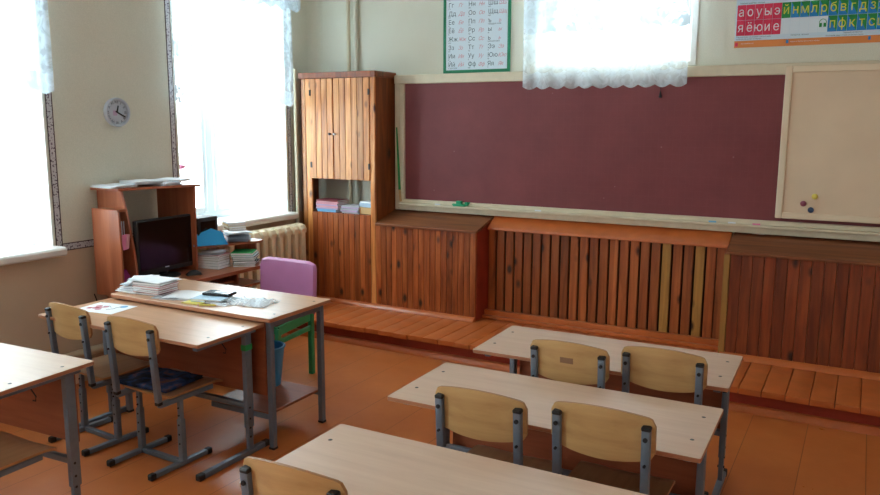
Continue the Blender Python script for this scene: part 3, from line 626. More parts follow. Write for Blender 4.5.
small('Гласные буквы обозначают гласные звуки', GX+.01, 2.322); small('мягкость согласных на письме', GX+.01, 2.309)
small('Непарные звонкие', GX+.35, 2.322, .012); small('Парные согласные', GX+.66, 2.322, .012); small('Во втором ряду глухие согласные звуки', GX+.56, 2.307, .011)
small('Твёрдые и мягкие гласные', GX+.02, 2.545, .012)
P(tx, 'captions', 'c_ink', lp, smooth=False)
f2 = MB(); f2.text('обучающий плакат', .009, Matrix.Translation((GX+.04, YT-.0012, 2.28)) @ FRONT, align='LEFT', extrude=.0002).text('звуки и буквы русского языка', .012, Matrix.Translation((GX+.35, YT-.0012, 2.28)) @ FRONT, align='LEFT', extrude=.0002)
P(f2, 'footer_text', 'c_white', lp, smooth=False)
b = MB(); b.box(GX+.004, GX+.022, YT-.001, YT, 2.266, 2.29); P(b, 'footer_badge', 'c_posterred', lp, smooth=False)
b = MB(); b.box(GX+.325, GX+.34, YT-.001, YT, 2.274, 2.296).box(GX+.805, GX+.82, YT-.001, YT, 2.274, 2.296); P(b, 'footer_badge', 'c_posterblue', lp, smooth=False)

# ------------------------------------------------------------------ school desks
def rrect(x0, x1, y0, y1, r, n=4):
    pts = []
    for cx, cy, a0 in ((x1-r, y1-r, 0), (x0+r, y1-r, 90), (x0+r, y0+r, 180), (x1-r, y0+r, 270)):
        for k in range(n+1): a = R(a0+90*k/n); pts.append((cx+r*math.cos(a), cy+r*math.sin(a)))
    return pts
def school_desk(label, loc, rz, H, top, grp=None, Lx=1.2, D=.52, tape=False):
    t = thing('school_desk', label, 'desk', (loc[0], loc[1], 0), rz, grp)
    a = MB(); a.mi = 0; a.prism(rrect(-Lx/2, Lx/2, -D/2, D/2, .009), H-.018, H)
    for f in a.bm.faces:
        if abs(f.normal.z) < .5: f.material_index = 1
    a.bm.normal_update()
    for f in a.bm.faces: f.material_index = 0 if abs(f.normal.z) > .5 else 1
    a.build('desktop', [top, 'desk_edge'], t, bevel=.0015)
    for sx in (-1, 1):
        x = sx*(Lx/2-.055)
        l = MB(); l.box(x-.014, x+.014, .128, .174, .15, H-.045).box(x-.011, x+.011, .134, .168, .03, .30); l.box(x-.0155, x+.0155, .138, .164, H-.26, H-.18)
        lo = l.build('leg', 'grey_metal', t, bevel=.004, seg=2)
        k = MB(); 
        for z in (.10, .15, .2, .26): k.cyl((x-.0155, .145, z), (x+.0155, .145, z), .006, n=8)
        k.build('bolt', 'c_black', lo)
        if tape and sx > 0: MB().box(x-.0155, x+.0155, .126, .176, H-.13, H-.10).build('green_tape', 'c_green', lo)
        f = MB(); f.bar((x, -.20, .0165), (x, .27, .0165), .03, .03); fo = f.build('foot_rail', 'grey_metal', t, bevel=.005, seg=2)
        for yy in (-.20, .27): MB().box(x-.0165, x+.0165, yy-.02, yy+.02, 0, .033).build('end_cap', 'black_plastic', fo, bevel=.004)
        MB().bar((x, -.2, H-.033), (x, .21, H-.033), .03, .028).build('top_rail', 'grey_metal', t, bevel=.003)
    MB().box(-Lx/2+.075, Lx/2-.075, .19, .206, H-.37, H-.02).build('modesty_panel', 'laminate_brown', t, bevel=.001)
    MB().bar((-Lx/2+.055, .145, .27), (Lx/2-.055, .145, .27), .025, .03).build('cross_bar', 'grey_metal', t, bevel=.003)
    for sx in (-1, 1):
        for yy in (-.11, .13): MB().lathe([(0, .0012), (.006, .0012), (.008, 0), (0, 0)], 12, T=Matrix.Translation((sx*(Lx/2-.055), yy, H))).build('screw', 'screw', t)
    h = MB(); h.tube([(Lx/2-.06, -.02, H-.05), (Lx/2-.03, -.02, H-.08), (Lx/2-.035, -.02, H-.10), (Lx/2-.05, -.02, H-.10)], .003, 6); h.build('bag_hook', 'c_black', t)
    return t
school_desk('pale wooden pupil desk in the row nearest the platform', (-1.045, 3.555), 1.5, .63, 'desk_beech')
school_desk('pale wooden pupil desk in the middle of the right-hand row', (-1.03, 2.782), 1.0, .63, 'desk_beech', Lx=1.235)
school_desk('pale wooden pupil desk nearest the camera in the right-hand row', (-1.03, 1.92), 0.5, .63, 'desk_beech', D=.54)
school_desk('warm brown pupil desk with a drawing on it, pushed against the teacher table', (-3.275, 2.706), 0.5, .70, 'desk_warm', tape=True, Lx=1.19, D=.465)
school_desk('pupil desk cut by the left picture edge, nearest the camera', (-3.47, 1.80), 3.5, .70, 'desk_beech', D=.5)

# ------------------------------------------------------------------ school chairs
def school_chair(label, loc, rz, grp=None, lean=0.0, seat_z=.385, cover=None):
    t = thing('school_chair', label, 'chair', (loc[0], loc[1], 0), rz, grp)
    for sx in (-1, 1):
        x = sx*.155
        f = MB(); f.bar((x, 0.01, .0165), (x, .37, .0165), .03, .026); fo = f.build('floor_rail', 'grey_metal', t, bevel=.006, seg=2)
        for yy in (.0, .36): MB().box(x-.0165, x+.0165, yy, yy+.035, 0, .032).build('end_cap', 'black_plastic', fo, bevel=.005)
        l = MB(); l.box(x-.016, x+.016, .195, .225, .028, .25).box(x-.0125, x+.0125, .199, .221, .2, seat_z-.03); lo = l.build('leg', 'grey_metal', t, bevel=.004, seg=2)
        k = MB(); 
        for z in (.12, .17, .22, .27, .31): k.cyl((x, .193, z), (x, .2, z), .005, n=8)
        k.build('bolt', 'c_black', lo)
        MB().bar((x, .08, seat_z-.025), (x, .42, seat_z-.022), .03, .026).build('seat_rail', 'grey_metal', t, bevel=.004, seg=2)
        p = MB(); p.bar((x, .080, seat_z-.010), (x, .052, .738), .030, .027, up=(0, 1, 0)); po = p.build('back_post', 'grey_metal', t, bevel=.006, seg=2)
        c = MB(); c.bar((x, .0525, .732), (x, .0515, .748), .032, .029, up=(0, 1, 0)); c.build('post_cap', 'black_plastic', po, bevel=.004); MB().bar((x, .0795, seat_z-.004), (x, .0805, seat_z-.024), .032, .029, up=(0, 1, 0)).build('post_cap', 'black_plastic', po, bevel=.004)
        g = MB(); g.cyl((x, .036, .704), (x, .046, .704), .008, n=12).cyl((x, .040, .61), (x, .050, .61), .005, n=12); g.build('bolt', 'c_black', po)
    MB().bar((-.155, .21, .0165), (.155, .21, .0165), .026, .026).build('floor_bar', 'grey_metal', t, bevel=.004, seg=2)
    MB().bar((-.152, .30, seat_z-.024), (.152, .30, seat_z-.024), .022, .022).build('seat_bar', 'grey_metal', t, bevel=.004)
    # seat: bent plywood, front edge rolls down
    def sheet(fn, th, nu, nv, name, mm='ply'):
        s = MB(); bm = s.bm
        A_ = [[bm.verts.new(fn(i/nu, j/nv, 0)) for j in range(nv+1)] for i in range(nu+1)]
        B_ = [[bm.verts.new(fn(i/nu, j/nv, th)) for j in range(nv+1)] for i in range(nu+1)]
        for i in range(nu):
            for j in range(nv):
                bm.faces.new((A_[i][j], A_[i][j+1], A_[i+1][j+1], A_[i+1][j])); bm.faces.new((B_[i][j], B_[i+1][j], B_[i+1][j+1], B_[i][j+1]))
        e = []
        for i in range(nu): e += [(A_[i][0], A_[i+1][0], B_[i+1][0], B_[i][0]), (A_[i+1][nv], A_[i][nv], B_[i][nv], B_[i+1][nv])]
        for j in range(nv): e += [(A_[0][j+1], A_[0][j], B_[0][j], B_[0][j+1]), (A_[nu][j], A_[nu][j+1], B_[nu][j+1], B_[nu][j])]
        for q in e: f = bm.faces.new(q); f.material_index = 1
        return s.build(name, [mm, 'ply_edge'], t)
    def rr(v, edge=.12, p=2.4):      # half-width falloff near the two ends for rounded corners
        d = max(0, edge-v, v-(1-edge))/edge
        return (1-d**p)**(1/p) if d < 1 else 0
    def seat(u, v, h):
        k = .5*(.95+.05*rr(v, .08)); x = (u-.5)*2*.185*(k/.5)
        y = .13+v*.35
        return (x, y, seat_z-.006+h+.006*abs(u-.5)*2-.015*max(0, (v-.8)/.2)**2)
    sheet(seat, .011, 14, 20, 'seat', 'ply_seat')
    def back(u, v, h):
        a = abs(u-.5)*2; corner = max(0, a-.87)/.13; cut = .026*(1-math.sqrt(max(0, 1-corner**2)))
        x = (u-.5)*2*.182
        top = .758+.024*(1-a**2)-cut; bot = .616-.024*(1-a**2)+cut*.8
        z = bot+(top-bot)*v
        z += .010; y = .080-.077*(z-.375)+.028-.028*(1-a**2)-h
        return (x, y, z)
    bo = sheet(back, .011, 30, 12, 'backrest')
    s = MB(); s.lathe([(0, .0015), (.006, .0015), (.007, 0), (0, 0)], 10, T=Matrix.Translation((-.152, .2, seat_z+.007))).lathe([(0, .0015), (.006, .0015), (.007, 0), (0, 0)], 10, T=Matrix.Translation((.152, .2, seat_z+.007))); s.build('screw', 'screw', t)
    return t
SCH = school_chair
SCH('plywood chair at the middle pupil desk of the right-hand row, its left seat', (-1.155, 2.31), 1)
SCH('plywood chair at the middle pupil desk of the right-hand row, its right seat', (-.722, 2.375), 1)
chp = SCH('plywood chair with a small label on its backrest at the desk nearest the platform', (-1.088, 3.06), 0)
MB().box(-.03, .03, .016, .0175, -.013, .013, T=Matrix.Translation((0, .0268, .705)) @ Matrix.Rotation(R(4.4), 4, 'X')).build('sticker', 'c_brown', chp).location = (.0, .0, .0)
SCH('plywood chair at the right seat of the desk nearest the platform', (-.70, 3.165), 0)
SCH('plywood chair of which only the backrest top shows, at the bottom picture edge', (-1.345, 1.50), 1)
SCH('plywood chair nearest the window wall at the desk with the drawing', (-3.625, 2.41), -4)
SCH('plywood chair with a dark blue cushion on its seat, at the desk with the drawing', (-3.095, 2.38), -1)
SCH('plywood chair of which only a seat corner shows at the left picture edge', (-3.045, 1.39), 1)
# dark blue cushion on the chair
q = MB(); q.grid(lambda u, v: (.36*(u-.5), .27*(v-.5), .012+.010*math.sin(math.pi*u)**.5*math.sin(math.pi*v)**.5+.004*math.sin(17*u+9*v)), 24, 18); q.grid(lambda u, v: (.36*(.5-u), .27*(v-.5), 0.001), 24, 18)
bmesh.ops.remove_doubles(q.bm, verts=q.bm.verts, dist=.0005)
q.box(-.175, .175, -.13, .13, .0, .014)
def cush():
    m, nt, b_ = mat('dark_blue_patterned_cloth'); tc = N(nt, 'ShaderNodeTexCoord'); nz = N(nt, 'ShaderNodeTexNoise'); nz.inputs['Scale'].default_value = 16; nz.inputs['Detail'].default_value = 5
    nt.links.new(tc.outputs['Object'], nz.inputs['Vector']); rp = ramp(nt, [(0.42, lin((16, 20, 38))), (0.56, lin((24, 58, 104))), (.68, lin((110, 70, 60)))]); nt.links.new(nz.outputs[0], rp.inputs[0]); nt.links.new(rp.outputs[0], b_.inputs['Base Color']); b_.inputs['Roughness'].default_value = .95
    return m
o = q.build('seat_cushion', cush()); o.location = (-3.155, 2.65, .3965); o.rotation_euler = (0, 0, R(4)); tag(o, 'thin dark blue patterned cushion lying on a plywood chair seat', 'cushion')

# ------------------------------------------------------------------ teacher table
tt = thing('teacher_table', 'warm beech topped table with grey steel legs holding papers and a phone', 'table', (-3.235, 3.178, 0), .8)
H, Lx, D = .734, 1.21, .53
a = MB(); a.prism(rrect(-Lx/2, Lx/2, -D/2, D/2, .012), H-.022, H); a.bm.normal_update()
for f in a.bm.faces: f.material_index = 0 if abs(f.normal.z) > .5 else 1
a.build('tabletop', ['desk_warm', 'desk_edge'], tt, bevel=.002)
for sx in (-1, 1):
    for sy in (-1, 1):
        x, y = sx*(Lx/2-.045), sy*(D/2-.05)
        lo = MB().box(x-.016, x+.016, y-.016, y+.016, .008, H-.022).build('leg', 'grey_metal', tt, bevel=.003)
        MB().box(x-.017, x+.017, y-.017, y+.017, 0, .012).build('foot_cap', 'black_plastic', lo)
for sy in (-1, 1): MB().box(-Lx/2+.06, Lx/2-.06, sy*(D/2-.05)-.012, sy*(D/2-.05)+.012, H-.055, H-.022).build('rail', 'grey_metal', tt, bevel=.002)
for sx in (-1, 1): MB().box(sx*(Lx/2-.045)-.013, sx*(Lx/2-.045)+.013, -D/2+.065, D/2-.065, H-.06, H-.022).build('rail', 'grey_metal', tt, bevel=.002)
MB().box(-Lx/2+.08, Lx/2-.062, -D/2+.03, -D/2+.046, .30, H-.03).build('modesty_panel', 'laminate_brown', tt, bevel=.001)
MB().box(.13, Lx/2-.06, -D/2+.04, D/2-.04, .185, .20).build('lower_shelf', 'laminate_brown', tt, bevel=.002)
for ya in (-D/2+.036, D/2-.062): MB().box(.13, Lx/2-.06, ya, ya+.026, .165, .195).build('shelf_rail', 'grey_metal', tt, bevel=.002)
s = MB()
for x, y in ((Lx/2-.05, -.17), (Lx/2-.05, .17), (-Lx/2+.05, -.17)): s.lathe([(0, .0012), (.006, .0012), (.008, 0), (0, 0)], 12, T=Matrix.Translation((x, y, H)))
s.build('screw', 'screw', tt)
# ------------------------------------------------------------------ waste bin
bn = MB(); bn.lathe([(0, .004), (.075, .004), (.078, 0), (.08, .01), (.105, .225), (.112, .228), (.112, .236), (.104, .24), (.099, .235), (.076, .012), (0, .01)], 28)
o = bn.build('waste_bin', 'blue_bin'); o.location = (-3.01, 3.31, .2015); tag(o, 'blue plastic waste bin under the teacher table', 'bin')

# ------------------------------------------------------------------ green chair with purple back
gc = thing('teacher_chair', 'green wooden chair with purple padded backrest behind the teacher table', 'chair', (-3.50, 4.07, 0), 0)
for sx in (-1, 1):
    x = sx*.215
    MB().bar((x, 0, 0), (x, 0, .46), .036, .034).build('leg', 'green_paint', gc, bevel=.004)
    MB().bar((x, -.36, 0), (x, -.34, .40), .036, .034).build('leg', 'green_paint', gc, bevel=.004)
    MB().bar((x, -.34, .385), (x, .0, .42), .02, .065, up=(0, 0, 1)).build('side_rail', 'green_paint', gc, bevel=.003)
    MB().bar((x, -.345, .31), (x, .0, .335), .018, .034, up=(0, 0, 1)).build('side_rail', 'green_paint', gc, bevel=.003)
MB().bar((-.215, -.345, .39), (.215, -.345, .39), .02, .05).build('front_rail', 'green_paint', gc, bevel=.003)
MB().bar((-.215, -.345, .30), (.215, -.345, .30), .018, .03).build('front_rail', 'green_paint', gc, bevel=.003)
s = MB(); s.box(-.2, .2, -.34, .01, .41, .43); s.build('seat', 'laminate_brown', gc, bevel=.008, seg=2)
s = MB(); s.grid(lambda u, v: (.43*(u-.5), -.36+.36*v, .432+.028*(max(0, math.sin(math.pi*u)*math.sin(math.pi*v)))**.4), 20, 20); s.grid(lambda u, v: (.43*(.5-u), -.36+.36*v, .430), 20, 20)
bmesh.ops.remove_doubles(s.bm, verts=s.bm.verts, dist=.003); s.build('seat_pad', 'seat_cloth', gc)
def padback(u, v, side):
    x = (u-.5)*2; z = (v-.5)*2
    k = (1-abs(x)**9)**(1/4)*(1-abs(z)**9)**(1/4); x *= 1-.05*max(0, abs(z)-.75)/.25*abs(x)**3; z *= 1-.10*max(0, abs(x)-.75)/.25*abs(z)**3
    return (x*.252, .028+side*.026*k+.018*x*x*-1+.02*(z+1)/2, .60+z*.19)
s = MB(); s.grid(lambda u, v: padback(u, v, -1), 36, 24); s.grid(lambda u, v: padback(1-u, v, 1), 36, 24); bmesh.ops.remove_doubles(s.bm, verts=s.bm.verts, dist=.0008)
s.build('backrest', 'purple_cloth', gc)
MB().bar((-.2, .012, .40), (-.2, .03, .70), .03, .012).bar((.2, .012, .40), (.2, .03, .70), .03, .012).build('back_frame', 'green_paint', gc)

# ------------------------------------------------------------------ computer desk with hutch
cd = thing('computer_desk', 'cherry laminate computer desk with a hutch in front of the window wall', 'desk', (-4.2, 3.8, 0))
ZD = .69; BK = -4.49; FX = -3.865
d = MB(); d.prism([(BK, 3.335), (FX, 3.335), (FX, 4.20), (FX-.03, 4.29), (FX-.09, 4.33), (-4.27, 4.33), (-4.27, 3.90), (BK, 3.90)], ZD-.024, ZD); P(d, 'desktop', 'cherry_dark', cd, bevel=.004, seg=2)
P(MB().box(-4.45, -3.92, 3.345, 3.361, 0, ZD-.024), 'side_panel', 'cherry', cd, bevel=.001)
P(MB().box(-4.26, -3.95, 4.06, 4.076, 0, ZD-.024), 'side_panel', 'cherry', cd, bevel=.001)
P(MB().box(-4.26, -3.86, 3.80, 4.24, .555, .571), 'lower_shelf', 'cherry_dark', cd, bevel=.002)
P(MB().box(-4.30, -3.90, 3.42, 3.98, .60, .614), 'keyboard_shelf', 'cherry_dark', cd, bevel=.002)
# hutch: two uprights, curved at the front, and a top board
def curved(y, ft, fb, zt, zb, m, nm):
    pr = [(BK, zb)] + [(fb+(ft-fb)*(k/12)**1.7 , zb+(zt-zb)*k/12) for k in range(13)] + [(BK, zt)]
    q = MB(); q.prism(pr, y, y+.016, T=Matrix(((1,0,0,0),(0,0,1,0),(0,1,0,0),(0,0,0,1)))); return P(q, nm, m, cd, bevel=.0015)
curved(3.345, -4.25, -4.14, 1.288, ZD, 'cherry', 'hutch_side')
curved(3.84, -4.11, -4.12, 1.288, ZD, 'cherry', 'hutch_side')
d = MB(); d.prism([(BK, 3.30), (-4.245, 3.325), (-4.22, 3.5), (-4.15, 3.70), (-4.08, 3.875), (BK, 3.875)], 1.288, 1.304); P(d, 'hutch_top', 'cherry', cd, bevel=.003)
# small outer shelf box on the left side of the hutch
q = MB(); q.prism([(-4.42, .60), (-4.165, .60), (-4.155, .75), (-4.155, 1.0), (-4.160, 1.15), (-4.172, 1.176), (-4.42, 1.176)], 3.245, 3.261, T=Matrix(((1,0,0,0),(0,0,1,0),(0,1,0,0),(0,0,0,1)))); P(q, 'outer_panel', 'cherry', cd, bevel=.002)
for xx, za in ((-4.2, 1.158), (-4.19, .96), (-4.18, .655)): P(MB().box(-4.42, xx, 3.261, 3.345, za, za+.014), 'side_shelf', 'cherry_dark', cd, bevel=.001)
# raised shelf to the right of the hutch
q = MB(); q.prism([(-4.28, 3.857), (-4.13, 3.857), (-3.95, 4.32), (-3.98, 4.38), (-4.28, 4.38)], .842, .858); P(q, 'raised_shelf', 'cherry_dark', cd, bevel=.002)
P(MB().box(-4.2, -3.99, 4.305, 4.32, ZD, .842), 'shelf_support', 'cherry', cd, bevel=.001)

mo = thing('monitor', 'black flat screen monitor on the computer desk inside the hutch', 'monitor', (-4.16, 3.605, ZD-.0005), 0)
T_ = Matrix.Rotation(R(2), 4, 'Z')
b = MB(); b.box(-.03, .012, -.242, .242, .035, .405); b.build('housing', 'c_black', mo, bevel=.012, seg=3, T=T_)
b = MB(); b.box(.0122, .0132, -.228, .228, .07, .392); b.build('display', 'screen', mo, smooth=False, T=T_)
b = MB(); b.cyl((-.03, 0, .0), (-.03, 0, .10), .03).lathe([(0, 0), (.11, 0), (.11, .006), (.05, .016), (0, .018)], 28, T=Matrix.Translation((-.02, 0, .0005))); b.build('stand', 'c_black', mo, T=T_)
MB().box(.0122, .0128, -.018, .018, .062, .070).build('badge', 'c_dim', mo, smooth=False, T=T_)
q = MB(); q.grid(lambda u, v: (.105*(u-.5), .06*(v-.5), .002+.032*(max(0, math.sin(math.pi*u))**.6)*(max(0, math.sin(math.pi*v))**.5)), 14, 12); q.grid(lambda u, v: (.105*(.5-u), .06*(v-.5), 0), 14, 12)
bmesh.ops.remove_doubles(q.bm, verts=q.bm.verts, dist=.0022)
o = q.build('computer_mouse', 'c_black'); o.location = (-4.02, 3.72, ZD+.001); o.rotation_euler = (0, 0, R(60)); tag(o, 'black computer mouse on the desk beside the monitor', 'mouse')
o = MB().tube([(-4.44, 3.24, .60), (-4.42, 3.26, .5), (-4.40, 3.22, .42), (-4.36, 3.30, .36), (-4.40, 3.3, .02)], .004, 6).build('power_cable', 'c_black'); tag(o, 'thin black cable drooping beside the computer desk', 'cable')
# black box / speaker behind the blue folder
b = MB(); b.box(-.07, .07, -.095, .095, 0, .20); o = b.build('speaker_box', 'c_black', bevel=.006, seg=2); o.location = (-4.205, 3.98, .8585); tag(o, 'black box standing behind the blue folder on the raised shelf', 'box')
MB().box(.07, .0712, -.07, .07, .03, .17).build('grille', 'screen', o, smooth=False)

# ------------------------------------------------------------------ books and papers
def book(name, label, cat, loc, rz, sx, sy, t, cover, grp=None, rx=0, ry=0, pages='paper'):
    c = MB(); cv = min(.0012, t*.2)
    c.box(-sx/2, sx/2, -sy/2, sy/2, 0, cv).box(-sx/2, sx/2, -sy/2, sy/2, t-cv, t).box(-sx/2, -sx/2+.0015, -sy/2, sy/2, 0, t)
    o = c.build(name, 'c_'+cover); o.location = loc; o.rotation_euler = (R(rx), R(ry), R(rz)); tag(o, label, cat, grp)
    MB().box(-sx/2+.002, sx/2-.003, -sy/2+.003, sy/2-.003, cv, t-cv).build('pages', pages, o, smooth=False)
    return o
def sheets(name, label, cat, loc, rz, sx, sy, n, m='paper', spread=12, wav=.004, grp=None):
    """a loose leaf or leaves kept as one limp sheaf"""
    q = MB(); z = 0
    for i in range(n):
        T0 = Matrix.Translation((random.uniform(-.012, .012), random.uniform(-.012, .012), z)) @ Matrix.Rotation(R(random.uniform(-spread, spread)), 4, 'Z'); a_ = random.uniform(0, 6)
        for hh in (0, .0012):
            q.grid(lambda u, v, T0=T0, a_=a_, hh=hh: T0 @ Vector((sx*(u-.5), sy*(v-.5), hh+wav*(1+math.sin(3*u+2*v+a_))*(.3+i/n))), 8, 8)
        z += .0035
    o = q.build(name, m); o.location = loc; o.rotation_euler = (0, 0, R(rz)); return tag(o, label, cat, grp)
def paper_pile(name, label, loc, rz, sx, sy, n, t=.004, m='paper', jit=.012, ang=8, grp=None):
    q = MB(); z = 0; q.mi = 0
    for i in range(n):
        q.mi = i % 2; q.box(-sx/2, sx/2, -sy/2, sy/2, 0, t*.8, T=Matrix.Translation((random.uniform(-jit, jit), random.uniform(-jit, jit), z)) @ Matrix.Rotation(R(random.uniform(-ang, ang)), 4, 'Z')); z += t
    o = q.build(name, [m, 'c_frosted']); o.location = loc; o.rotation_euler = (0, 0, R(rz)); return tag(o, label, 'papers', grp)
ORD = ['lowest', 'second from the bottom', 'third from the bottom', 'fourth from the bottom', 'fifth from the bottom', 'sixth from the bottom', 'seventh from the bottom', 'eighth from the bottom']
def stack(items, where, x, y, z, rz, sx, sy, jit=.008, name='exercise_book', cat='book', grp=None):
    """each item (cover colour, thickness, word); label says its rank"""
    n = len(items)
    for i, (c, t, wd) in enumerate(items):
        rk = 'topmost' if i == n-1 else ORD[i]
        book(name, '%s %s, %s %s' % (wd, 'book', rk, where), cat, (x+random.uniform(-jit, jit), y+random.uniform(-jit, jit), z), rz+random.uniform(-5, 5), sx, sy, t, c, grp)
        z += t+.0006
    return z
# in the locker niche
NZ = .9555
stack([('blue', .012, 'light blue'), ('blue', .012, 'blue')], 'under the pink pile on the locker shelf', -4.17, 5.50, NZ, 90, .165, .2, .004, grp='blue books in the locker niche')
stack([('lilac', .013, 'lilac'), ('pink', .013, 'pink'), ('lilac', .013, 'pale lilac'), ('pink', .013, 'rose pink'), ('pink', .014, 'pink'), ('maroon', .012, 'dark red')], 'of the pink pile on the locker shelf', -4.165, 5.50, NZ+.026, 88, .17, .24, .008, grp='pink exercise books in the locker niche')
stack([('grey', .014, 'grey'), ('lilac', .013, 'lilac'), ('grey', .013, 'grey'), ('lilac', .012, 'pale lilac'), ('grey', .012, 'grey and white')], 'of the middle pile on the locker shelf', -3.92, 5.50, NZ, 92, .16, .19, .008, grp='middle pile in the locker niche')
o = MB().box(-.08, .08, -.06, .06, 0, .058).build('cardboard_box', 'c_tan', bevel=.002); o.location = (-3.745, 5.50, NZ); tag(o, 'small tan cardboard box under pale blue books in the locker niche', 'box')
MB().box(-.081, .081, -.012, .012, .0575, .0587).build('tape', 'c_cream', o)
stack([('lightblue', .018, 'pale blue'), ('lightblue', .016, 'pale blue'), ('white', .014, 'white')], 'on the cardboard box in the locker niche', -3.75, 5.50, NZ+.0595, 90, .12, .17, .006, grp='pale books on the cardboard box')
# computer desk right part, two piles on the desk surface
zz = stack([('grey', .02, 'thick grey'), ('white', .018, 'thick white'), ('grey', .02, 'grey'), ('cream', .016, 'cream'), ('grey', .014, 'grey'), ('pink', .01, 'pinkish')], 'of the grey pile under the raised shelf', -4.12, 4.0, ZD+.0005, 10, .2, .15, .005, name='textbook', grp='grey pile on the computer desk')
sheets('papers', 'curled white papers on the grey pile under the raised shelf', 'papers', (-4.115, 4.0, zz+.001), 20, .17, .14, 4, 'c_frosted', wav=.006)
stack([('cream', .012, 'cream'), ('black', .014, 'dark'), ('darkgreen', .016, 'dark green'), ('darkgreen', .014, 'deep green'), ('darkgreen', .014, 'dark green'), ('lightblue', .01, 'pale blue'), ('green', .018, 'bright green')], 'of the green pile under the raised shelf', -3.99, 4.20, ZD+.0005, 35, .16, .20, .01, name='folder', cat='folder', grp='green folder pile on the computer desk')
# on the raised shelf
o = MB().prism([(-.11, 0), (.12, 0), (.11, .09), (.03, .125), (-.10, .08)], -.006, .006, T=Matrix.Rotation(R(90), 4, 'X')).build('blue_folder', 'blue_folder', bevel=.001)
o.location = (-4.085, 3.935, .8605); o.rotation_euler = (R(-22), 0, R(62)); tag(o, 'bright blue card folder leaning on the black box', 'folder')
MB().prism([(.04, 0), (.14, 0), (.10, .11)], -.010, -.007, T=Matrix.Rotation(R(90), 4, 'X')).build('flap', 'blue_folder', o)
z2 = .8585
for i, (c, nm_) in enumerate((('paper_grey', 'lowest'), ('c_frosted', 'second'), ('paper_grey', 'third'), ('paper', 'topmost'))):
    sheets('papers', '%s limp sheaf of papers in the heap on the raised shelf' % nm_, 'papers', (-4.10, 4.24, z2), 30+i*14, .17, .17, 3, c, wav=.005, grp='paper heap on the raised shelf'); z2 += .0185
stack([('brown', .016, 'brown'), ('cream', .014, 'cream'), ('tan', .016, 'tan'), ('white', .012, 'white')], 'of the pile at the back of the raised shelf', -4.185, 4.295, z2, 60, .13, .17, .006, name='textbook', grp='books at the back of the raised shelf')
# on the hutch top
for i, (x, y, rz, m_) in enumerate(((-4.37, 3.42, 4, 'paper'), (-4.34, 3.58, -8, 'c_frosted'), (-4.30, 3.70, 10, 'paper_grey'), (-4.29, 3.80, 25, 'paper'))):
    paper_pile('papers', ['white papers at the left end of the hutch top', 'pale papers left of centre on the hutch top', 'grey printed papers right of centre on the hutch top', 'white papers sticking out at the right end of the hutch top'][i], (x, y+.01*(i-1.5), 1.3045+(0, .0185, .0, .0185)[i]), rz, .22, (.2, .2, .17, .2)[i], 4, .0045, m_)
# small shelf content
for i, (c, nm_) in enumerate((('black', 'black'), ('grey', 'grey'), ('black', 'dark'), ('maroon', 'dark red'))):
    o = MB().box(-.07, .07, -.007, .007, 0, .125-.006*i).build('disc_case', 'c_'+c, bevel=.001); o.location = (-4.285, 3.277+.0165*i, .9745); tag(o, '%s slim case standing %s in the small side shelf' % (nm_, ['first', 'second', 'third', 'last'][i]), 'case', 'slim cases in the side shelf')
    MB().box(.0702, .0706, -.004, .004, .02, .12).build('spine_label', 'c_dim', o, smooth=False)
o = MB().box(-.001, .001, -.022, .022, -.10, 0).build('pink_note', 'c_rose'); o.location = (-4.184, 3.298, 1.01); o.rotation_euler = (R(6), 0, R(2)); tag(o, 'wide pink paper note hanging from the small side shelf', 'note')
o = MB().box(-.001, .001, -.012, .012, -.09, 0).build('pink_note', 'c_pink'); o.location = (-4.183, 3.332, 1.01); o.rotation_euler = (R(-8), 0, 0); tag(o, 'narrow pink paper strip hanging beside the wide pink note', 'note')
q = MB(); q.prism([(-.04, 0), (.04, 0), (.035, .06), (.01, .11), (-.03, .08)], -.03, .03, T=Matrix.Rotation(R(90), 4, 'Z') @ Matrix.Rotation(R(90), 4, 'X')); o = q.build('pencil_case', 'c_magenta', bevel=.006, seg=2); o.location = (-4.225, 3.303, .6695); tag(o, 'purple bag in the bottom of the small side shelf', 'bag')
o = MB().prism([(-.03, 0), (.02, 0), (.0, .14), (-.025, .17)], -.004, .004, T=Matrix.Rotation(R(90), 4, 'Z') @ Matrix.Rotation(R(90), 4, 'X')).build('orange_card', 'c_orange'); o.location = (-4.275, 3.29, .67); tag(o, 'orange card standing behind the purple bag in the side shelf', 'card')
# ------------------------------------------------------------------ on the teacher table
TZ = .7345
zz = stack([('navy', .012, 'dark blue'), ('salmon', .011, 'salmon pink'), ('grey', .01, 'grey'), ('salmon', .013, 'red edged'), ('pink', .010, 'pink'), ('grey', .014, 'grey')], 'in the pile on the teacher table', -3.63, 3.06, TZ, 8, .2, .16, .006, grp='exercise books piled on the teacher table')
sheets('papers', 'white papers on top of the pile on the teacher table', 'papers', (-3.63, 3.06, zz+.001), 6, .24, .17, 3, 'paper', spread=6, wav=.004)
zl = TZ
for i, m_ in enumerate(('paper', 'c_frosted', 'paper', 'paper_grey', 'paper')):
    paper_pile('papers', '%s sheaf of white papers at the left corner of the teacher table' % ['lowest', 'second', 'third', 'fourth', 'topmost'][i], (-3.775+.008*i, 3.06+.005*i, zl), -6+9*i, .15, .2, 3, .0045, m_, ang=12, grp='white paper sheaves at the table corner'); zl += .0142
book('workbook', 'thin grey workbook lying beside the pile on the teacher table', 'book', (-3.47, 3.05, TZ), 12, .16, .2, .006, 'grey')
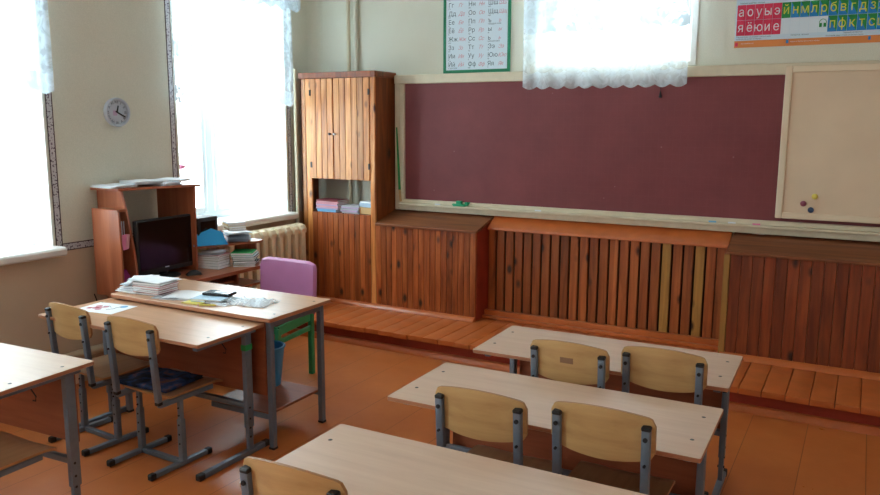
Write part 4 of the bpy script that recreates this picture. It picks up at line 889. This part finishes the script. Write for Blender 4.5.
# open white notebook
nb = MB(); nb.grid(lambda u, v: (.30*(u-.5), .2*(v-.5), .004+.010*abs(math.sin(math.pi*(u*2)))*.7+.002), 24, 4); nb.box(-.152, .152, -.102, .102, 0, .004)
o = nb.build('open_notebook', 'paper', fixn=True); o.location = (-3.365, 3.10, TZ); o.rotation_euler = (0, 0, R(22)); tag(o, 'open white notebook lying in the middle of the teacher table', 'notebook')
MB().box(-.156, .156, -.106, .106, -.0008, .0012).build('cover', 'c_dim', o).location = (0, 0, .0004)
book('booklet', 'yellow booklet at the front edge of the teacher table', 'booklet', (-3.235, 2.985, TZ), 5, .12, .07, .005, 'yellow', pages='c_yellow')
book('diary', 'blue diary lying under the phone on the teacher table', 'book', (-3.185, 3.075, TZ+.006), 14, .19, .14, .016, 'lightblue')
book('diary', 'black diary in front of the blue one on the teacher table', 'book', (-3.11, 3.045, TZ+.0), 14, .14, .05, .013, 'black')
ph = thing('mobile_phone', 'black mobile phone lying on the diary on the teacher table', 'phone', (-3.19, 3.135, TZ+.0235), 14); ph.scale = (1.15, 1.2, 1.5)
MB().box(-.075, .075, -.036, .036, 0, .010).build('body', 'c_black', ph, bevel=.004, seg=2); MB().box(-.066, .066, -.032, .032, .010, .0106).build('display', 'screen', ph, smooth=False)
MB().box(-.02, .05, -.02, .018, .0107, .0112).build('painted_reflection', 'c_frosted', ph, smooth=False)  # pale patch painted as a reflection on the phone display
o = MB().cyl((-.07, 0, 0), (.06, 0, 0), .0065, n=12).cyl((.06, 0, 0), (.075, 0, 0), .005, .001, n=12).build('marker_pen', 'c_darkblue'); o.location = (-3.07, 3.165, TZ+.007); o.rotation_euler = (0, 0, R(10)); tag(o, 'dark marker pen right of the phone on the teacher table', 'pen')
MB().cyl((-.07, 0, 0), (-.02, 0, 0), .0072, n=12).build('cap', 'c_black', o)
o = MB().cyl((-.045, 0, 0), (.04, 0, 0), .006, n=6).cyl((.04, 0, 0), (.055, 0, 0), .006, .001, n=6).build('yellow_pencil', 'c_yellow'); o.location = (-3.115, 2.965, TZ+.006); o.rotation_euler = (0, 0, R(24)); tag(o, 'short yellow pencil at the front edge of the teacher table', 'pencil')
MB().cyl((-.052, 0, 0), (-.045, 0, 0), .0055, n=8).build('eraser', 'c_rose', o)
# clear plastic bag with white contents
def bagf(u, v):
    w_ = (math.sin(math.pi*u)**.5)*(math.sin(math.pi*v)**.5)
    return (.27*(u-.5), .16*(v-.5)*(1-.15*math.sin(5*u)), .002+w_*(.016+.006*math.sin(14*u+4*v)+.004*math.sin(23*v+9*u)))
q = MB(); q.grid(bagf, 30, 20)
o = q.build('plastic_bag', 'paper'); o.location = (-2.975, 3.135, TZ); o.rotation_euler = (0, 0, R(14)); tag(o, 'crumpled clear plastic bag with white papers on the teacher table', 'bag')
MB().grid(lambda u, v: (.30*(u-.5)+.01, .18*(v-.5), .004+.022*(math.sin(math.pi*u)**.5)*(math.sin(math.pi*v)**.5)+.004*math.sin(31*u+7*v)), 30, 20).build('clear_film', 'film', o)
o = sheets('paper_sheet', 'white paper slip before the plastic bag on the teacher table', 'paper', (-3.07, 3.02, TZ), 10, .11, .07, 1, 'paper', spread=2, wav=.001)
# drawing on the pupil desk
dr = thing('drawing', 'white sheet with a pink and blue drawing lying on the warm brown desk', 'drawing', (-3.672, 2.745, .7005), 8)
MB().box(-.135, .135, -.1, .1, 0, .0012).build('sheet', 'paper', dr, smooth=False)
q = MB(); q.lathe([(0, 0), (.028, 0), (.028, .0004), (0, .0004)], 24, T=TR(-.05, -.01, .0013)); 
for dx, dy in ((-.085, -.03), (-.02, -.035), (-.07, .025), (-.02, .02)): q.lathe([(0, 0), (.019, 0), (.019, .0004), (0, .0004)], 20, T=TR(dx, dy, .0013))
q.build('pink_figure', 'c_pink', dr, smooth=False)
MB().lathe([(0, 0), (.012, 0), (.012, .0004), (0, .0004)], 16, T=TR(-.05, -.01, .0018)).lathe([(0, 0), (.01, 0), (.01, .0004), (0, .0004)], 16, T=TR(-.085, -.03, .0018)).build('red_spot', 'c_red', dr, smooth=False)
MB().lathe([(0, 0), (.022, 0), (.022, .0004), (0, .0004)], 20, T=TR(.075, .06, .0013)).build('blue_spot', 'c_blue', dr, smooth=False)
MB().tube([(.03, -.03, .0015), (.055, .0, .0015), (.05, .03, .0015), (.065, .05, .0015)], .0012, 5).tube([(-.04, .03, .0015), (-.01, .045, .0015), (.02, .02, .0015)], .0012, 5).build('pencil_lines', 'c_black', dr)
# ------------------------------------------------------------------ flower on the sill behind the hutch
fl = thing('potted_flower', 'pink flower standing on the window sill behind the hutch', 'plant', (-4.60, 4.15, .942)); fl.scale = (1.25, 1.25, 1.12)
MB().lathe([(0, 0), (.04, 0), (.055, .09), (.06, .095), (.055, .1), (0, .09)], 20).build('pot', 'c_brown', fl)
MB().tube([(0, 0, .08), (.01, -.005, .2), (.0, .0, .33), (.005, 0, .40)], .003, 6).tube([(0, 0, .08), (.02, .03, .18), (.02, .04, .26)], .003, 6).build('stem', 'c_postergreen', fl)
q = MB()
for k in range(6):
    a = k*math.pi/3; q.lathe([(0, -.014), (.016, -.010), (.022, 0), (.016, .012), (0, .016)], 12, T=Matrix.Translation((.005+.024*math.cos(a), .024*math.sin(a), .405)) @ Matrix.Rotation(R(25), 4, (math.sin(a), -math.cos(a), 0)))
q.lathe([(0, -.01), (.012, 0), (0, .012)], 12, T=Matrix.Translation((.005, 0, .41))); q.build('blossom', 'c_rose', fl)
q = MB()
for k in range(5):
    a = k*1.25; q.grid(lambda u, v, a=a: ((.02+.09*u)*math.cos(a)+.02*(v-.5)*math.sin(a)*math.sin(math.pi*u), (.02+.09*u)*math.sin(a)-.02*(v-.5)*math.cos(a)*math.sin(math.pi*u)*2, .10+.09*math.sin(2.2*u)), 8, 2)
q.build('leaves', 'c_postergreen', fl)
